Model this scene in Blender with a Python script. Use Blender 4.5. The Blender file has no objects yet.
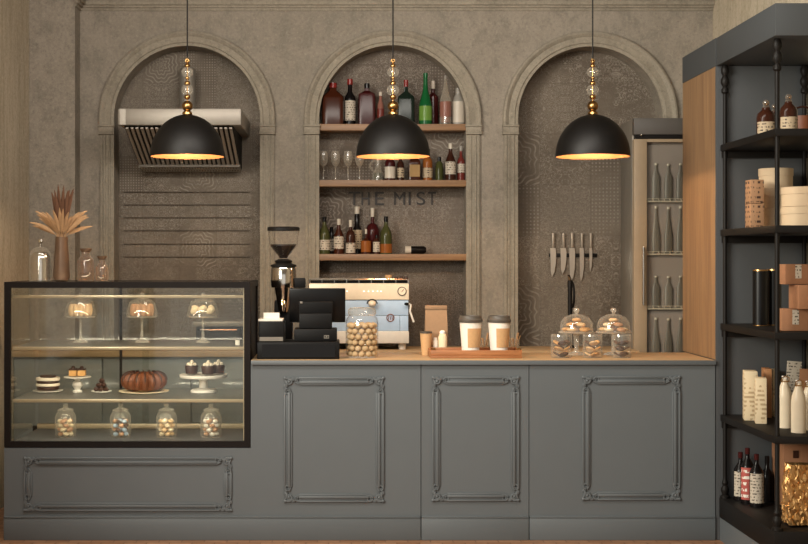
import bpy, bmesh, math, random
from mathutils import Vector, Matrix
random.seed(7)
PI = math.pi
R = math.radians
scene = bpy.context.scene
COL = scene.collection
CY, CZ, F = -7.5, 1.556, 1350.0          # camera stand-off, eye height, focal length in pixels

def S(y): return (y - CY) / F            # metres per photograph pixel at depth y
def X(px, y): return (px - 340) * S(y)
def Z(py, y): return CZ + (260 - py) * S(y)
def PY(z, y): return 260 - (z - CZ) / S(y)

# ------------------------------------------------------------------ materials
def lin(h):
    h = h.lstrip('#')
    c = [int(h[i:i + 2], 16) / 255 for i in (0, 2, 4)]
    return tuple((x / 12.92 if x <= 0.04045 else ((x + 0.055) / 1.055) ** 2.4) for x in c) + (1.0,)

class NT:
    def __init__(s, name):
        s.m = bpy.data.materials.new(name); s.m.use_nodes = True
        s.t = s.m.node_tree; s.t.nodes.clear()
        s.out = s.n('ShaderNodeOutputMaterial')
    def n(s, t, **kw):
        nd = s.t.nodes.new(t)
        for k, v in kw.items(): setattr(nd, k, v)
        return nd
    def l(s, a, b): s.t.links.new(a, b)
    def val(s, sock, v):
        if isinstance(v, (int, float)): sock.default_value = v
        elif isinstance(v, (tuple, list)): sock.default_value = v
        else: s.l(v, sock)
    def math(s, op, a, b=None, c=None):
        nd = s.n('ShaderNodeMath', operation=op)
        for i, v in enumerate((a, b, c)):
            if v is not None: s.val(nd.inputs[i], v)
        return nd.outputs[0]
    def mix(s, f, a, b):
        nd = s.n('ShaderNodeMix', data_type='RGBA')
        s.val(nd.inputs[0], f); s.val(nd.inputs[6], a); s.val(nd.inputs[7], b)
        return nd.outputs[2]
    def noise(s, vec, scale, detail=4, rough=.55, dist=0):
        nd = s.n('ShaderNodeTexNoise')
        nd.inputs['Scale'].default_value = scale; nd.inputs['Detail'].default_value = detail
        nd.inputs['Roughness'].default_value = rough; nd.inputs['Distortion'].default_value = dist
        if vec is not None: s.l(vec, nd.inputs['Vector'])
        return nd.outputs[0]
    def ramp(s, f, a, b):
        nd = s.n('ShaderNodeMapRange', interpolation_type='SMOOTHSTEP')
        s.val(nd.inputs[0], f); nd.inputs[1].default_value = a; nd.inputs[2].default_value = b
        return nd.outputs[0]
    def pos(s, scale=(1, 1, 1), kind='Object'):
        tc = s.n('ShaderNodeTexCoord'); mp = s.n('ShaderNodeMapping')
        mp.inputs['Scale'].default_value = scale
        s.l(tc.outputs[kind], mp.inputs[0]); return mp.outputs[0]
    def bsdf(s, col, rough=.5, metal=0, bump=None, bs=.3, bd=.01, **kw):
        p = s.n('ShaderNodeBsdfPrincipled')
        s.val(p.inputs['Base Color'], col); s.val(p.inputs['Roughness'], rough); s.val(p.inputs['Metallic'], metal)
        for k, v in kw.items(): s.val(p.inputs[k.replace('_', ' ')], v)
        if bump is not None:
            b = s.n('ShaderNodeBump'); b.inputs['Strength'].default_value = bs; b.inputs['Distance'].default_value = bd
            s.l(bump, b.inputs['Height']); s.l(b.outputs[0], p.inputs['Normal'])
        s.l(p.outputs[0], s.out.inputs[0]); return s.m

def plain(name, h, rough=.5, metal=0, var=.08, vs=30, **kw):
    t = NT(name); v = t.pos(); c = lin(h)
    n = t.noise(v, vs, 3)
    d = tuple(x * (1 - var) for x in c[:3]) + (1,); u = tuple(min(1, x * (1 + var)) for x in c[:3]) + (1,)
    return t.bsdf(t.mix(n, d, u), rough, metal, **kw)

def glass(name, tint='#ffffff', k=.055, edge=.75, rough=.03, haze=0):
    t = NT(name)
    lw = t.n('ShaderNodeLayerWeight'); lw.inputs[0].default_value = .5
    f = t.math('POWER', lw.outputs['Facing'], 3.2)
    f = t.math('MULTIPLY_ADD', f, edge, k)
    tr = t.n('ShaderNodeBsdfTransparent'); tr.inputs[0].default_value = lin(tint)
    gl = t.n('ShaderNodeBsdfGlossy'); gl.inputs['Roughness'].default_value = rough; gl.inputs[0].default_value = (.9, .9, .9, 1)
    mx = t.n('ShaderNodeMixShader'); t.l(f, mx.inputs[0]); t.l(tr.outputs[0], mx.inputs[1]); t.l(gl.outputs[0], mx.inputs[2])
    if haze:
        df = t.n('ShaderNodeBsdfDiffuse'); df.inputs[0].default_value = lin('#e9e2d4')
        hz = t.math('MULTIPLY_ADD', t.math('POWER', lw.outputs['Facing'], 1.6), haze * 3.2, haze)
        m2 = t.n('ShaderNodeMixShader'); t.l(hz, m2.inputs[0]); t.l(mx.outputs[0], m2.inputs[1]); t.l(df.outputs[0], m2.inputs[2]); mx = m2
    t.l(mx.outputs[0], t.out.inputs[0]); return t.m

def emit(name, h, s):
    t = NT(name); e = t.n('ShaderNodeEmission'); e.inputs[0].default_value = lin(h); e.inputs[1].default_value = s
    t.l(e.outputs[0], t.out.inputs[0]); return t.m

def plaster(name, a, b, c, streak=False):
    t = NT(name); v = t.pos((1, 1, 1)); vs = t.pos((1, 1, .12) if streak else (1, 1, .7))
    n1 = t.noise(v, 1.3, 6, .6, .4); n2 = t.noise(vs, 14 if streak else 9, 6, .7, .3); n3 = t.noise(v, 48, 6, .8)
    col = t.mix(t.ramp(n1, .3, .7), lin(a), lin(b))
    col = t.mix(t.math('MULTIPLY', t.ramp(n2, .42, .68), .75), col, lin(c))
    col = t.mix(t.math('MULTIPLY', t.ramp(n3, .5, .7), .55), col, tuple(x * 1.35 for x in lin(b)[:3]) + (1,))
    col = t.mix(t.math('MULTIPLY', t.ramp(n3, .48, .3), .6), col, tuple(x * .55 for x in lin(c)[:3]) + (1,))
    h = t.math('ADD', t.math('MULTIPLY', n2, .7), t.math('MULTIPLY', n3, .5))
    return t.bsdf(col, .88, 0, h, .45, .012)

def wood(name, a, b, axis=2, scale=1.0, rough=.5, planks=0):
    sc = [14 * scale] * 3; sc[axis] = .9 * scale
    t = NT(name); v = t.pos(tuple(sc))
    n = t.noise(v, 1.6, 6, .65, .5); n2 = t.noise(v, 9, 4, .7)
    col = t.mix(t.ramp(n, .32, .7), lin(a), lin(b))
    col = t.mix(t.math('MULTIPLY', t.ramp(n2, .5, .8), .35), col, tuple(x * .6 for x in lin(a)[:3]) + (1,))
    return t.bsdf(col, rough, 0, n2, .12, .004)

def tilework(name, seed, base='#857a6c', lite='#b3a99c', dark='#5f554a', size=.26):
    """patchwork of worn ornamental tiles, each with a mirrored motif of its own"""
    t = NT(name); tc = t.n('ShaderNodeTexCoord'); sp = t.n('ShaderNodeSeparateXYZ'); t.l(tc.outputs['Object'], sp.inputs[0])
    x = t.math('ADD', t.math('DIVIDE', sp.outputs[0], size), 40.0 + seed * 3.37); z = t.math('ADD', t.math('DIVIDE', sp.outputs[2], size), 20.2)
    cx, cz = t.math('FLOOR', x), t.math('FLOOR', z)
    u = t.math('ABSOLUTE', t.math('SUBTRACT', t.math('FRACT', x), .5)); w = t.math('ABSOLUTE', t.math('SUBTRACT', t.math('FRACT', z), .5))
    cb = t.n('ShaderNodeCombineXYZ'); t.l(cx, cb.inputs[0]); t.l(cz, cb.inputs[1]); cb.inputs[2].default_value = seed
    wn = t.n('ShaderNodeTexWhiteNoise'); t.l(cb.outputs[0], wn.inputs[0]); rnd = wn.outputs[0]
    r = t.math('SQRT', t.math('ADD', t.math('MULTIPLY', u, u), t.math('MULTIPLY', w, w)))
    th = t.math('ARCTAN2', w, u)
    A = t.math('SINE', t.math('ADD', t.math('MULTIPLY', r, 60), t.math('MULTIPLY', t.math('SINE', t.math('MULTIPLY', th, 8)), 2.2)))
    B = t.math('MULTIPLY', t.math('SINE', t.math('MULTIPLY', t.math('ADD', u, w), 44)), t.math('SINE', t.math('MULTIPLY', t.math('SUBTRACT', u, w), 44)))
    uc = t.n('ShaderNodeCombineXYZ'); t.l(u, uc.inputs[0]); t.l(w, uc.inputs[1]); t.l(t.math('MULTIPLY', rnd, 37.0), uc.inputs[2])
    na = t.noise(uc.outputs[0], 11, 1.2, .5, 1.3); nb_ = t.noise(uc.outputs[0], 15, 1.2, .5, 1.8)
    C_ = t.math('SINE', t.math('MULTIPLY', na, 27.0)); D = t.math('SINE', t.math('MULTIPLY', nb_, 25.0))
    def sel(th_, a, b):
        g = t.math('GREATER_THAN', rnd, th_); return t.math('ADD', t.math('MULTIPLY', g, a), t.math('MULTIPLY', t.math('SUBTRACT', 1.0, g), b))
    pat = sel(.16, sel(.27, sel(.62, C_, D), A), B)
    pat = t.ramp(pat, .25, .75)
    v = tc.outputs['Object']
    worn = t.ramp(t.noise(v, 4.2, 6, .65, .5), .36, .52)
    fine = t.ramp(t.noise(v, 50, 6, .8), .32, .68)
    amt = t.math('MULTIPLY', worn, t.math('MULTIPLY_ADD', fine, .6, .4))
    g = t.math('SUBTRACT', 1.0, t.ramp(t.math('MAXIMUM', u, w), .475, .5))
    col = t.mix(t.ramp(t.noise(v, 1.6, 5), .3, .7), lin(base), lin(dark))
    col = t.mix(t.math('MULTIPLY', t.math('MULTIPLY', pat, amt), 1.0), col, lin(lite))
    col = t.mix(t.math('MULTIPLY', fine, .6), col, lin(dark))
    col = t.mix(t.math('MULTIPLY', t.math('SUBTRACT', 1.0, g), .35), col, lin(dark))
    h = t.math('ADD', t.math('MULTIPLY', pat, amt), t.math('MULTIPLY', fine, .5))
    return t.bsdf(col, .8, 0, h, .5, .012)

def printed(name, paper, ink, sc=60, thr=.5, bands=55):
    t = NT(name); v = t.pos((1, 1, 1)); sp = t.n('ShaderNodeSeparateXYZ'); t.l(v, sp.inputs[0])
    rows = t.math('GREATER_THAN', t.math('SINE', t.math('MULTIPLY', sp.outputs[2], 2 * PI * bands)), .1)
    n = t.ramp(t.noise(t.pos((1, 1, .4)), sc, 2), thr, thr + .06)
    return t.bsdf(t.mix(t.math('MULTIPLY', rows, n), lin(paper), lin(ink)), .7)

M = {}
M['plaster'] = plaster('worn_plaster', '#867d70', '#948a7d', '#777065')
M['plaster_side'] = plaster('streaked_plaster', '#ada08b', '#baad98', '#988b72', True)
M['trimplaster'] = plaster('moulding_plaster', '#8c8374', '#958c7d', '#7d7567')
M['tile_left'] = tilework('patchwork_tiles_left', 1.0)
M['tile_mid'] = tilework('patchwork_tiles_middle', 5.0, '#7f7367', '#aaa094', '#584d43', .3)
M['tile_right'] = tilework('patchwork_tiles_right', 11.0, '#83786a', '#afa598', '#5e5347', .36)
M['grey'] = plain('slate_grey_paint', '#585d60', .48, 0, .04, 6)
M['greydark'] = plain('dark_grey_paint', '#47494b', .5, 0, .05, 6)
M['canopygrey'] = plain('canopy_paint', '#3a3d3f', .55, 0, .05, 6)
M['back'] = plain('back_cabinet_paint', '#7f8485', .5, 0, .05, 6)
M['oak'] = wood('oak_side', '#775a40', '#8e6f4e', 2)
M['oaktop'] = wood('oak_worktop', '#a48762', '#bb9d78', 0)
M['shelfwood'] = wood('shelf_wood', '#7a5a3e', '#94704e', 0)
M['traywood'] = wood('tray_wood', '#8f5a33', '#a97045', 0, 2)
M['blackmetal'] = plain('black_metal', '#120f0d', .55, Specular_IOR_Level=.2)
M['casemetal'] = plain('case_black_frame', '#171210', .6, Specular_IOR_Level=.15)
M['blackplastic'] = plain('black_plastic', '#0d0c0c', .55, Specular_IOR_Level=.2)
M['blackgloss'] = plain('black_gloss', '#0a0a0b', .3, Specular_IOR_Level=.3)
M['lampblack'] = plain('lamp_black', '#0d0b0a', .5, Specular_IOR_Level=.3)
M['fridgehead'] = plain('fridge_header', '#4c4742', .5)
M['gold'] = plain('lamp_gold_lining', '#8a5f3c', .55, .3)
M['brass'] = plain('brass', '#a98352', .28, 1)
M['steel'] = plain('brushed_steel', '#8c857b', .42, .4)
M['steeldark'] = plain('dark_steel', '#7d766c', .42, .3)
M['chrome'] = plain('chrome', '#c9c4bd', .12, 1)
M['white'] = plain('white_ceramic', '#ece6dc', .3)
M['cream'] = plain('cream_enamel', '#e3d4bb', .35)
M['machinewhite'] = plain('machine_white', '#d9d3c8', .3)
M['blue'] = plain('pale_blue_enamel', '#adc4dc', .35)
M['paperwhite'] = plain('white_paper', '#e4ddd0', .75)
M['kraft'] = plain('kraft_card', '#8d6244', .8, 0, .12, 60)
M['kraftlight'] = plain('kraft_paper', '#917356', .8, 0, .12, 50)
M['cupwhite'] = plain('paper_cup_white', '#e6dfd3', .55)
M['sleeve'] = plain('cup_sleeve_tan', '#c39a6c', .75, 0, .12, 70)
M['lidgrey'] = plain('cup_lid_grey', '#4c463f', .45)
M['glass'] = glass('clear_glass')
M['pane'] = glass('pane_glass', '#f7f8f6', .028, .45)
M['tablewareglass'] = glass('table_glass', '#fdfcf9', .07, .8, .05, .05)
M['stemglass'] = glass('stem_glass', '#fdfcf9', .1, .8, .06, .13)
M['shelfglass'] = glass('shelf_glass', '#f8f9f7', .015, .35, .35)
M['dimglass'] = glass('shelf_bar_glass', '#efe9e0', .06, .5, .15, .1)
M['brownglass'] = glass('brown_glass', '#cfae8a', .08, .75, .05, .06)
M['fridgeglass'] = plain('frosted_fridge_glass', '#9a8d86', .4, 0, .04, 8)
M['shelfedge'] = plain('shelf_edge_rail', '#cbb99c', .3, .4)
M['doorframe'] = plain('fridge_door_frame', '#968269', .5)
M['baffle'] = plain('baffle_steel', '#aba297', .4, .3)
M['hatbox'] = plain('hat_box_cream', '#bfa88a', .75, 0, .06, 20)
M['wire'] = plain('wire_shelf', '#c9bdab', .4, .2)
M['bottlegrey'] = plain('fridge_bottle_glass', '#6c645b', .35, 0, .1)
M['bottlegreyb'] = plain('fridge_bottle_pale', '#776f66', .35, 0, .1)
M['bean'] = plain('coffee_beans', '#150b07', .5, 0, .4, 120)
M['biscuit'] = plain('pale_biscuit', '#d9b78a', .8, 0, .15, 60)
M['cookie'] = plain('golden_cookie', '#c99a63', .8, 0, .2, 70)
M['cookiedark'] = plain('dark_cookie', '#4b2c1b', .8, 0, .3, 70)
M['creampastry'] = plain('cream_pastry', '#e0cfae', .8, 0, .12, 60)
M['pinkpastry'] = plain('rosy_pastry', '#b88d6c', .8, 0, .2, 60)
M['choc'] = plain('chocolate', '#351a0f', .5, 0, .3, 40)
M['bundt'] = plain('bundt_crust', '#6a381b', .55, 0, .3, 30)
M['icing'] = plain('cream_icing', '#e9dcc8', .6, 0, .08)
M['sponge'] = plain('sponge', '#d3a163', .85, 0, .15, 60)
M['marshmallow'] = plain('cream_ball', '#b99d76', .8, 0, .25, 50)
M['vase'] = plain('bronze_vase', '#6a5341', .35, .35, .25, 14)
M['plumelight'] = plain('dry_plume_tan', '#b08c66', .9, 0, .25, 40)
M['plumedark'] = plain('dry_plume_brown', '#5b3d2a', .9, 0, .2, 40)
M['goldfoil'] = plain('gold_foil', '#c49a64', .36, .85, .3, 60)
M['print'] = printed('printed_label', '#a8957a', '#3a2c22', 90, .5, 60)
M['printwhite'] = printed('printed_white_label', '#b3a898', '#4d443c', 110, .5, 60)
M['printbox'] = printed('scripted_box', '#9a7555', '#3a2218', 60, .5, 38)
M['knifesteel'] = plain('knife_steel', '#c7c0b5', .28, .9)
M['knifehandle'] = plain('knife_handle', '#968c7f', .4, .4)
M['ceilingm'] = plain('ceiling_plaster', '#8d8474', .9)
M['bronze'] = plain('bronze_letters', '#1f1813', .6)
M['railbronze'] = plain('rail_bronze', '#4a3f35', .6)
M['bulb'] = emit('bulb_glow', '#ffc98a', 6)
M['led'] = emit('machine_led', '#fff2d8', 2.2)

def tinted(name, h, rough=.12): return plain(name, h, .18, 0, .15, 10, Specular_IOR_Level=.16)
for k, h in dict(amber='#3a1a0e', red='#4e1715', darkgreen='#16211a', green='#14522a', olive='#3e3f22', brown='#341b12', orange='#844c22', pink='#84594d', black='#120f0f', wine='#3a1313',
                 tan='#94764e', labelgreen='#5f8238', capred='#7a2420', cap_white='#bab0a1', grey='#8a857d', milk='#cdbfa8', dotred='#652b25').items():
    M['b_' + k] = tinted('bottle_' + k, h)

def floormat():
    t = NT('brown_floor'); v = t.pos((1, 1, 1))
    br = t.n('ShaderNodeTexBrick'); t.l(v, br.inputs[0]); br.inputs['Scale'].default_value = 4.0; br.inputs['Mortar Size'].default_value = .012
    br.inputs['Color1'].default_value = lin('#93694a'); br.inputs['Color2'].default_value = lin('#a98062'); br.inputs['Mortar'].default_value = lin('#6d4c36')
    n = t.noise(t.pos((3, 14, 1)), 6, 5, .7)
    return t.bsdf(t.mix(t.math('MULTIPLY', t.ramp(n, .4, .7), .5), br.outputs[0], lin('#70482f')), .42)
M['floor'] = floormat()

# ------------------------------------------------------------------ mesh builder
class MB:
    def __init__(s): s.v = []; s.f = []
    def add(s, vs, fs, mt=None):
        b = len(s.v)
        s.v += [tuple(mt @ Vector(p)) if mt else tuple(p) for p in vs]
        s.f += [tuple(b + i for i in f) for f in fs]; return s
    def box(s, x0, x1, y0, y1, z0, z1, bev=0, mt=None):
        if bev:
            bm = bmesh.new(); bmesh.ops.create_cube(bm, size=1)
            for p in bm.verts: p.co = Vector(((x0 + x1) / 2 + p.co.x * (x1 - x0), (y0 + y1) / 2 + p.co.y * (y1 - y0), (z0 + z1) / 2 + p.co.z * (z1 - z0)))
            bmesh.ops.bevel(bm, geom=bm.edges[:], offset=bev, segments=2, affect='EDGES', profile=.5)
            bm.verts.index_update()
            s.add([p.co[:] for p in bm.verts], [[q.index for q in f.verts] for f in bm.faces], mt); bm.free(); return s
        vs = [(x, y, z) for x in (x0, x1) for y in (y0, y1) for z in (z0, z1)]
        return s.add(vs, [(0, 1, 3, 2), (4, 6, 7, 5), (0, 4, 5, 1), (2, 3, 7, 6), (0, 2, 6, 4), (1, 5, 7, 3)], mt)
    def lathe(s, prof, seg=24, sq=0, dep=1.0, mt=None, a0=0, a1=2 * PI):
        full = abs(a1 - a0 - 2 * PI) < 1e-6
        n = seg if full else seg + 1
        vs, rings = [], []
        for r, z in prof:
            if r < 1e-6 and full: rings.append([len(vs)]); vs.append((0, 0, z)); continue
            ring = []
            for i in range(n):
                a = a0 + (a1 - a0) * i / seg; c, d = math.cos(a), math.sin(a)
                if sq:
                    k = (abs(c) ** sq + abs(d) ** sq) ** (-1 / sq); c *= k; d *= k
                ring.append(len(vs)); vs.append((r * c, r * d * dep, z))
            rings.append(ring)
        fs = []
        for A, B in zip(rings, rings[1:]):
            m = n if full else n - 1
            if len(A) == 1 and len(B) == 1: continue
            for i in range(m):
                j = (i + 1) % n
                if len(A) == 1: fs.append((A[0], B[i], B[j]))
                elif len(B) == 1: fs.append((A[i], A[j], B[0]))
                else: fs.append((A[i], A[j], B[j], B[i]))
        return s.add(vs, fs, mt)
    def solid(s, prof, **k): return s.lathe([(0, prof[0][1])] + list(prof) + [(0, prof[-1][1])], **k)
    def tube(s, pts, r, seg=8, closed=False, flat=1.0):
        pts = [Vector(p) for p in pts]; n = len(pts); vs, fs = [], []
        rs = r if isinstance(r, (list, tuple)) else [r] * n
        up = Vector((0, 1, 0))
        for i, p in enumerate(pts):
            a = pts[(i - 1) % n] if (closed or i) else p; b = pts[(i + 1) % n] if (closed or i < n - 1) else p
            d = (b - a).normalized(); u = d.cross(up)
            if u.length < .05: u = d.cross(Vector((1, 0, 0)))
            u.normalize(); w = u.cross(d)
            for k in range(seg):
                t = 2 * PI * k / seg; vs.append(p + u * math.cos(t) * rs[i] + w * math.sin(t) * rs[i] * flat)
        for i in range(n if closed else n - 1):
            j = (i + 1) % n
            for k in range(seg): fs.append((i * seg + k, i * seg + (k + 1) % seg, j * seg + (k + 1) % seg, j * seg + k))
        if not closed: fs += [tuple(range(seg)), tuple(range((n - 1) * seg, n * seg))]
        return s.add(vs, fs)
    def sphere(s, c, r, seg=16, rings=10, mt=None):
        r = r if isinstance(r, (tuple, list)) else (r, r, r)
        T = Matrix.Translation(c) @ Matrix.Diagonal((r[0], r[1], r[2], 1))
        if mt: T = mt @ T
        return s.lathe([(math.sin(PI * i / rings) if 0 < i < rings else 0, -math.cos(PI * i / rings)) for i in range(rings + 1)], seg=seg, mt=T)
    def prism(s, poly, y0, y1, mt=None):
        n = len(poly); vs = [(x, y0, z) for x, z in poly] + [(x, y1, z) for x, z in poly]
        return s.add(vs, [tuple(range(n)), tuple(range(n, 2 * n))] + [(i, (i + 1) % n, n + (i + 1) % n, n + i) for i in range(n)], mt)
    def build(s, name, mat, parent=None, loc=(0, 0, 0), flat=False, ang=38, rot=None):
        me = bpy.data.meshes.new(name); me.from_pydata(s.v, [], s.f); me.update()
        bm = bmesh.new(); bm.from_mesh(me); bmesh.ops.recalc_face_normals(bm, faces=bm.faces[:]); bm.to_mesh(me); bm.free()
        if not flat:
            for p in me.polygons: p.use_smooth = True
            me.set_sharp_from_angle(angle=R(ang))
        me.materials.append(M[mat] if isinstance(mat, str) else mat)
        o = bpy.data.objects.new(name, me); COL.objects.link(o); o.location = loc
        if rot: o.rotation_euler = rot
        if parent: o.parent = parent
        return o

def tag(o, label, cat, group=None):
    o['label'] = label; o['category'] = cat
    if group: o['group'] = group
    return o
def thing(name, label, cat, loc=(0, 0, 0), group=None, rz=0):
    o = bpy.data.objects.new(name, None); COL.objects.link(o); o.location = loc; o.rotation_euler = (0, 0, rz); o.empty_display_size = .05
    return tag(o, label, cat, group)
def struct(o): o['kind'] = 'structure'; return o
def BX(*a, **k): return MB().box(*a, **k)

# ------------------------------------------------------------------ the setting
WY = 1.875; NB = 2.06; LW = -2.119; RW = 2.59; TOP = 3.5
FL = -7.9
struct(BX(LW - .1, RW + .1, FL, NB + .15, -.1, 0).build('floor', 'floor'))
struct(BX(LW - .1, RW + .1, FL, NB + .15, TOP, TOP + .1).build('ceiling', 'ceilingm'))
struct(BX(LW - .1, LW, -2.2, NB + .1, 0, TOP).build('wall_left', 'plaster_side'))
WIN0, WIN1, SILL, HEAD = -6.6, -2.2, .75, 3.38
lwf = MB(); lwf.box(LW - .1, LW, FL, WIN1 - .0005, 0, SILL); lwf.box(LW - .1, LW, FL, WIN1 - .0005, HEAD, TOP); lwf.box(LW - .1, LW, FL, WIN0, SILL, HEAD)
struct(lwf.build('wall_left_front', 'plaster_side'))
wf = MB()
for yy in (WIN0 + .03, (WIN0 + WIN1) / 2, WIN1 - .031): wf.box(LW - .08, LW - .03, yy - .025, yy + .025, SILL + .05, HEAD - .05, .004)
for zz in (SILL + .026, HEAD - .026): wf.box(LW - .08, LW - .03, WIN0 + .003, WIN1 - .004, zz - .025, zz + .025, .004)
wn_ = struct(wf.build('window_1', 'blackmetal'))
BX(LW - .058, LW - .052, WIN0 + .05, WIN1 - .05, SILL + .05, HEAD - .05).build('pane', 'pane', wn_)
struct(BX(RW, RW + .1, FL, NB + .1, 0, TOP).build('wall_right', 'plaster_side'))
sw = S(WY)
ARCH = [(187.3, 73, 119), (392.6, 73.5, 119), (589.8, 72.3, 119)]
ARCHW = [((cx - 340) * sw, r * sw, CZ + (260 - cy) * sw) for cx, r, cy in ARCH]
wb = MB(); x = LW
def quad(m, a, b, c, d): m.add([a, b, c, d], [(0, 1, 2, 3)])
NSEG = 40
for cx, r, zs in ARCHW:
    quad(wb, (x, WY, 0), (cx - r, WY, 0), (cx - r, WY, TOP), (x, WY, TOP))
    pts = [(cx - r, 0)] + [(cx - r * math.cos(PI * i / NSEG), zs + r * math.sin(PI * i / NSEG)) for i in range(NSEG + 1)] + [(cx + r, 0)]
    for p, q in zip(pts[1:], pts[2:-1]): quad(wb, (p[0], WY, p[1]), (q[0], WY, q[1]), (q[0], WY, TOP), (p[0], WY, TOP))
    for p, q in zip(pts, pts[1:]): quad(wb, (p[0], WY, p[1]), (q[0], WY, q[1]), (q[0], NB, q[1]), (p[0], NB, p[1]))
    x = cx + r
quad(wb, (x, WY, 0), (RW, WY, 0), (RW, WY, TOP), (x, WY, TOP))
struct(wb.build('wall_back', 'plaster'))
for (cx, r, zs), nm in zip(ARCHW, ('left', 'mid', 'right')):
    struct(BX(cx - r - .05, cx + r + .05, NB, NB + .04, 0, zs + r + .05).build('wall_niche_' + {'left': 'left', 'mid': 'middle', 'right': 'right'}[nm], 'tile_' + nm))
# arch mouldings
def sweep(m, path, prof):
    """path: (x, z, nx, nz) outward normals; prof: (offset outward, y)"""
    k = len(prof); vs, fs = [], []
    for x, z, nx, nz in path:
        vs += [(x + nx * o, y, z + nz * o) for o, y in prof]
    for i in range(len(path) - 1):
        for j in range(k - 1): fs.append((i * k + j, i * k + j + 1, (i + 1) * k + j + 1, (i + 1) * k + j))
    m.add(vs, fs)
for n, (cx, r, zs) in enumerate(ARCHW):
    m = MB(); g = 15 * sw
    path = [(cx - r * math.cos(PI * i / 48), zs + r * math.sin(PI * i / 48), -math.cos(PI * i / 48), math.sin(PI * i / 48)) for i in range(49)]
    zi = Z(125.5, WY); zl = Z(133, WY)
    path = [(cx - r, zi, -1, 0)] + path + [(cx + r, zi, 1, 0)]
    prof = [(-.001, WY + .002), (-.001, WY - .022), (.018, WY - .024), (.024, WY - .032), (.034, WY - .028), (g - .04, WY - .026), (g - .034, WY - .034), (g - .016, WY - .044), (g - .004, WY - .04), (g, WY - .03), (g, WY + .002)]
    sweep(m, path, prof)
    for sx in (-1, 1):
        a, b = sorted((cx + sx * (r - .004), cx + sx * (r + g)))
        m.box(a - .004, b + .004, WY - .05, WY + .001, zi - .012, zi + .002, .003)
        m.box(a, b, WY - .04, WY + .001, zl, zi - .012, .004)
        m.box(a - .002, b + .002, WY - .044, WY + .001, zl - .012, zl, .003)
        # shaft
        a2, b2 = sorted((cx + sx * (r - .001), cx + sx * (r + g - .008)))
        m.box(a2, b2, WY - .02, WY + .001, 0, zl - .012)
        for o in (.03, .062, .082): m.box(cx + sx * (r + o) - .006, cx + sx * (r + o) + .006, WY - .03, WY - .018, 0, zl - .012, .003)
    struct(m.build('trim_%d' % (n + 1), 'trimplaster'))
# pilaster in the corner and the cornice
PYF = 1.70
pil_r = X(75, PYF)
struct(BX(LW + .001, pil_r, PYF, WY - .001, 0, TOP).build('wall_pilaster', 'plaster'))
cm = MB(); zc = Z(11, WY)
steps = [(0, .012, .018), (.018, .03, .012), (.034, .05, .03), (.066, .075, .04), (.11, .1, .05)]
for dz, d, h in steps:
    cm.box(pil_r + .0005, RW - .0005, WY - d, WY - .0005, zc + dz, zc + dz + h + .006, .003)
    cm.box(pil_r + .0005, pil_r + d, PYF - d, WY - d - .0005, zc + dz, zc + dz + h + .006, .003)
    cm.box(LW + .0012, pil_r - .0005 + 0, PYF - d, PYF - .0005, zc + dz + .06, zc + dz + h + .066, .003)
struct(cm.build('trim_4', 'trimplaster'))

# ------------------------------------------------------------------ counter
CT, CD = 1.0, .62
SEAM1, SEAM2, CEND = X(421, 0), X(529, 0), 2.084
CL, CASER = X(4, 0), X(250, 0)
CASEZ0, CASEZ1 = Z(447.5, 0), Z(282, 0)
KP = Z(516, 0)

def moulding(parent, x0, x1, z0, z1):
    m = MB(); w = .046; e = .085; ox = -.0005
    prof = [(0, .010, .013), (.010, .024, .007), (.022, .036, .016), (.036, .046, .009)]
    for a, b, h in prof:
        m.box(x0 + e, x1 - e, -h, -.0003, z1 - b, z1 - a, .002); m.box(x0 + e, x1 - e, -h, -.0003, z0 + a, z0 + b, .002)
        m.box(x0 + a, x0 + b, -h, -.0003, z0 + e, z1 - e, .002); m.box(x1 - b, x1 - a, -h, -.0003, z0 + e, z1 - e, .002)
    m.build('panel_moulding', 'grey', parent)
    for sx in (-1, 1):
        for sz in (-1, 1):
            c = MB(); cx = x0 if sx < 0 else x1; cz = z0 if sz < 0 else z1
            def P(u, v, y=-.008): return (cx - sx * u, y, cz - sz * v)
            def spiral(u, v, r, a0, turns, k):
                return [P(u + r * (1 - .75 * i / 20) * math.cos(a0 + k * turns * 2 * PI * i / 20), v + r * (1 - .75 * i / 20) * math.sin(a0 + k * turns * 2 * PI * i / 20)) for i in range(21)]
            for sw_ in (0, 1):
                q = (lambda u, v: (u, v)) if not sw_ else (lambda u, v: (v, u))
                def sp(u, v, r, a0, turns, k):
                    o = []
                    for i in range(21):
                        rr = r * (1 - .75 * i / 20); a = a0 + k * turns * 2 * PI * i / 20
                        o.append(P(*q(u + rr * math.cos(a), v + rr * math.sin(a))))
                    return o
                c.tube(sp(.080, .020, .017, PI, 1.25, 1), [.0065 * (1 - .5 * i / 20) for i in range(21)], 6)
                c.tube(sp(.050, .012, .011, 0, 1.1, -1), .0045, 6)
                c.tube([P(*q(.012 + .05 * (i / 10), .004 + .022 * math.sin(PI * i / 10) * .5)) for i in range(11)], [.003 + .005 * math.sin(PI * i / 10) for i in range(11)], 6)
                c.tube([P(*q(.062 + .05 * i / 8, .026 + .012 * math.sin(PI * i / 8))) for i in range(9)], [.006 * (1 - i / 10) for i in range(9)], 6)
            c.tube(spiral(.026, .026, .022, PI * 1.25, 1.2, 1), [.008 * (1 - .5 * i / 20) for i in range(21)], 6)
            c.sphere(P(.027, .027), (.009, .008, .009), 10, 6); c.sphere(P(.006, .006), (.01, .007, .01), 10, 6)
            c.tube([P(.004 + .022 * math.sin(a), .004 + .022 * (1 - math.cos(a))) for a in [i * PI / 16 for i in range(9)]], .004, 6)
            c.build('corner_ornament', 'grey', parent)

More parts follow.
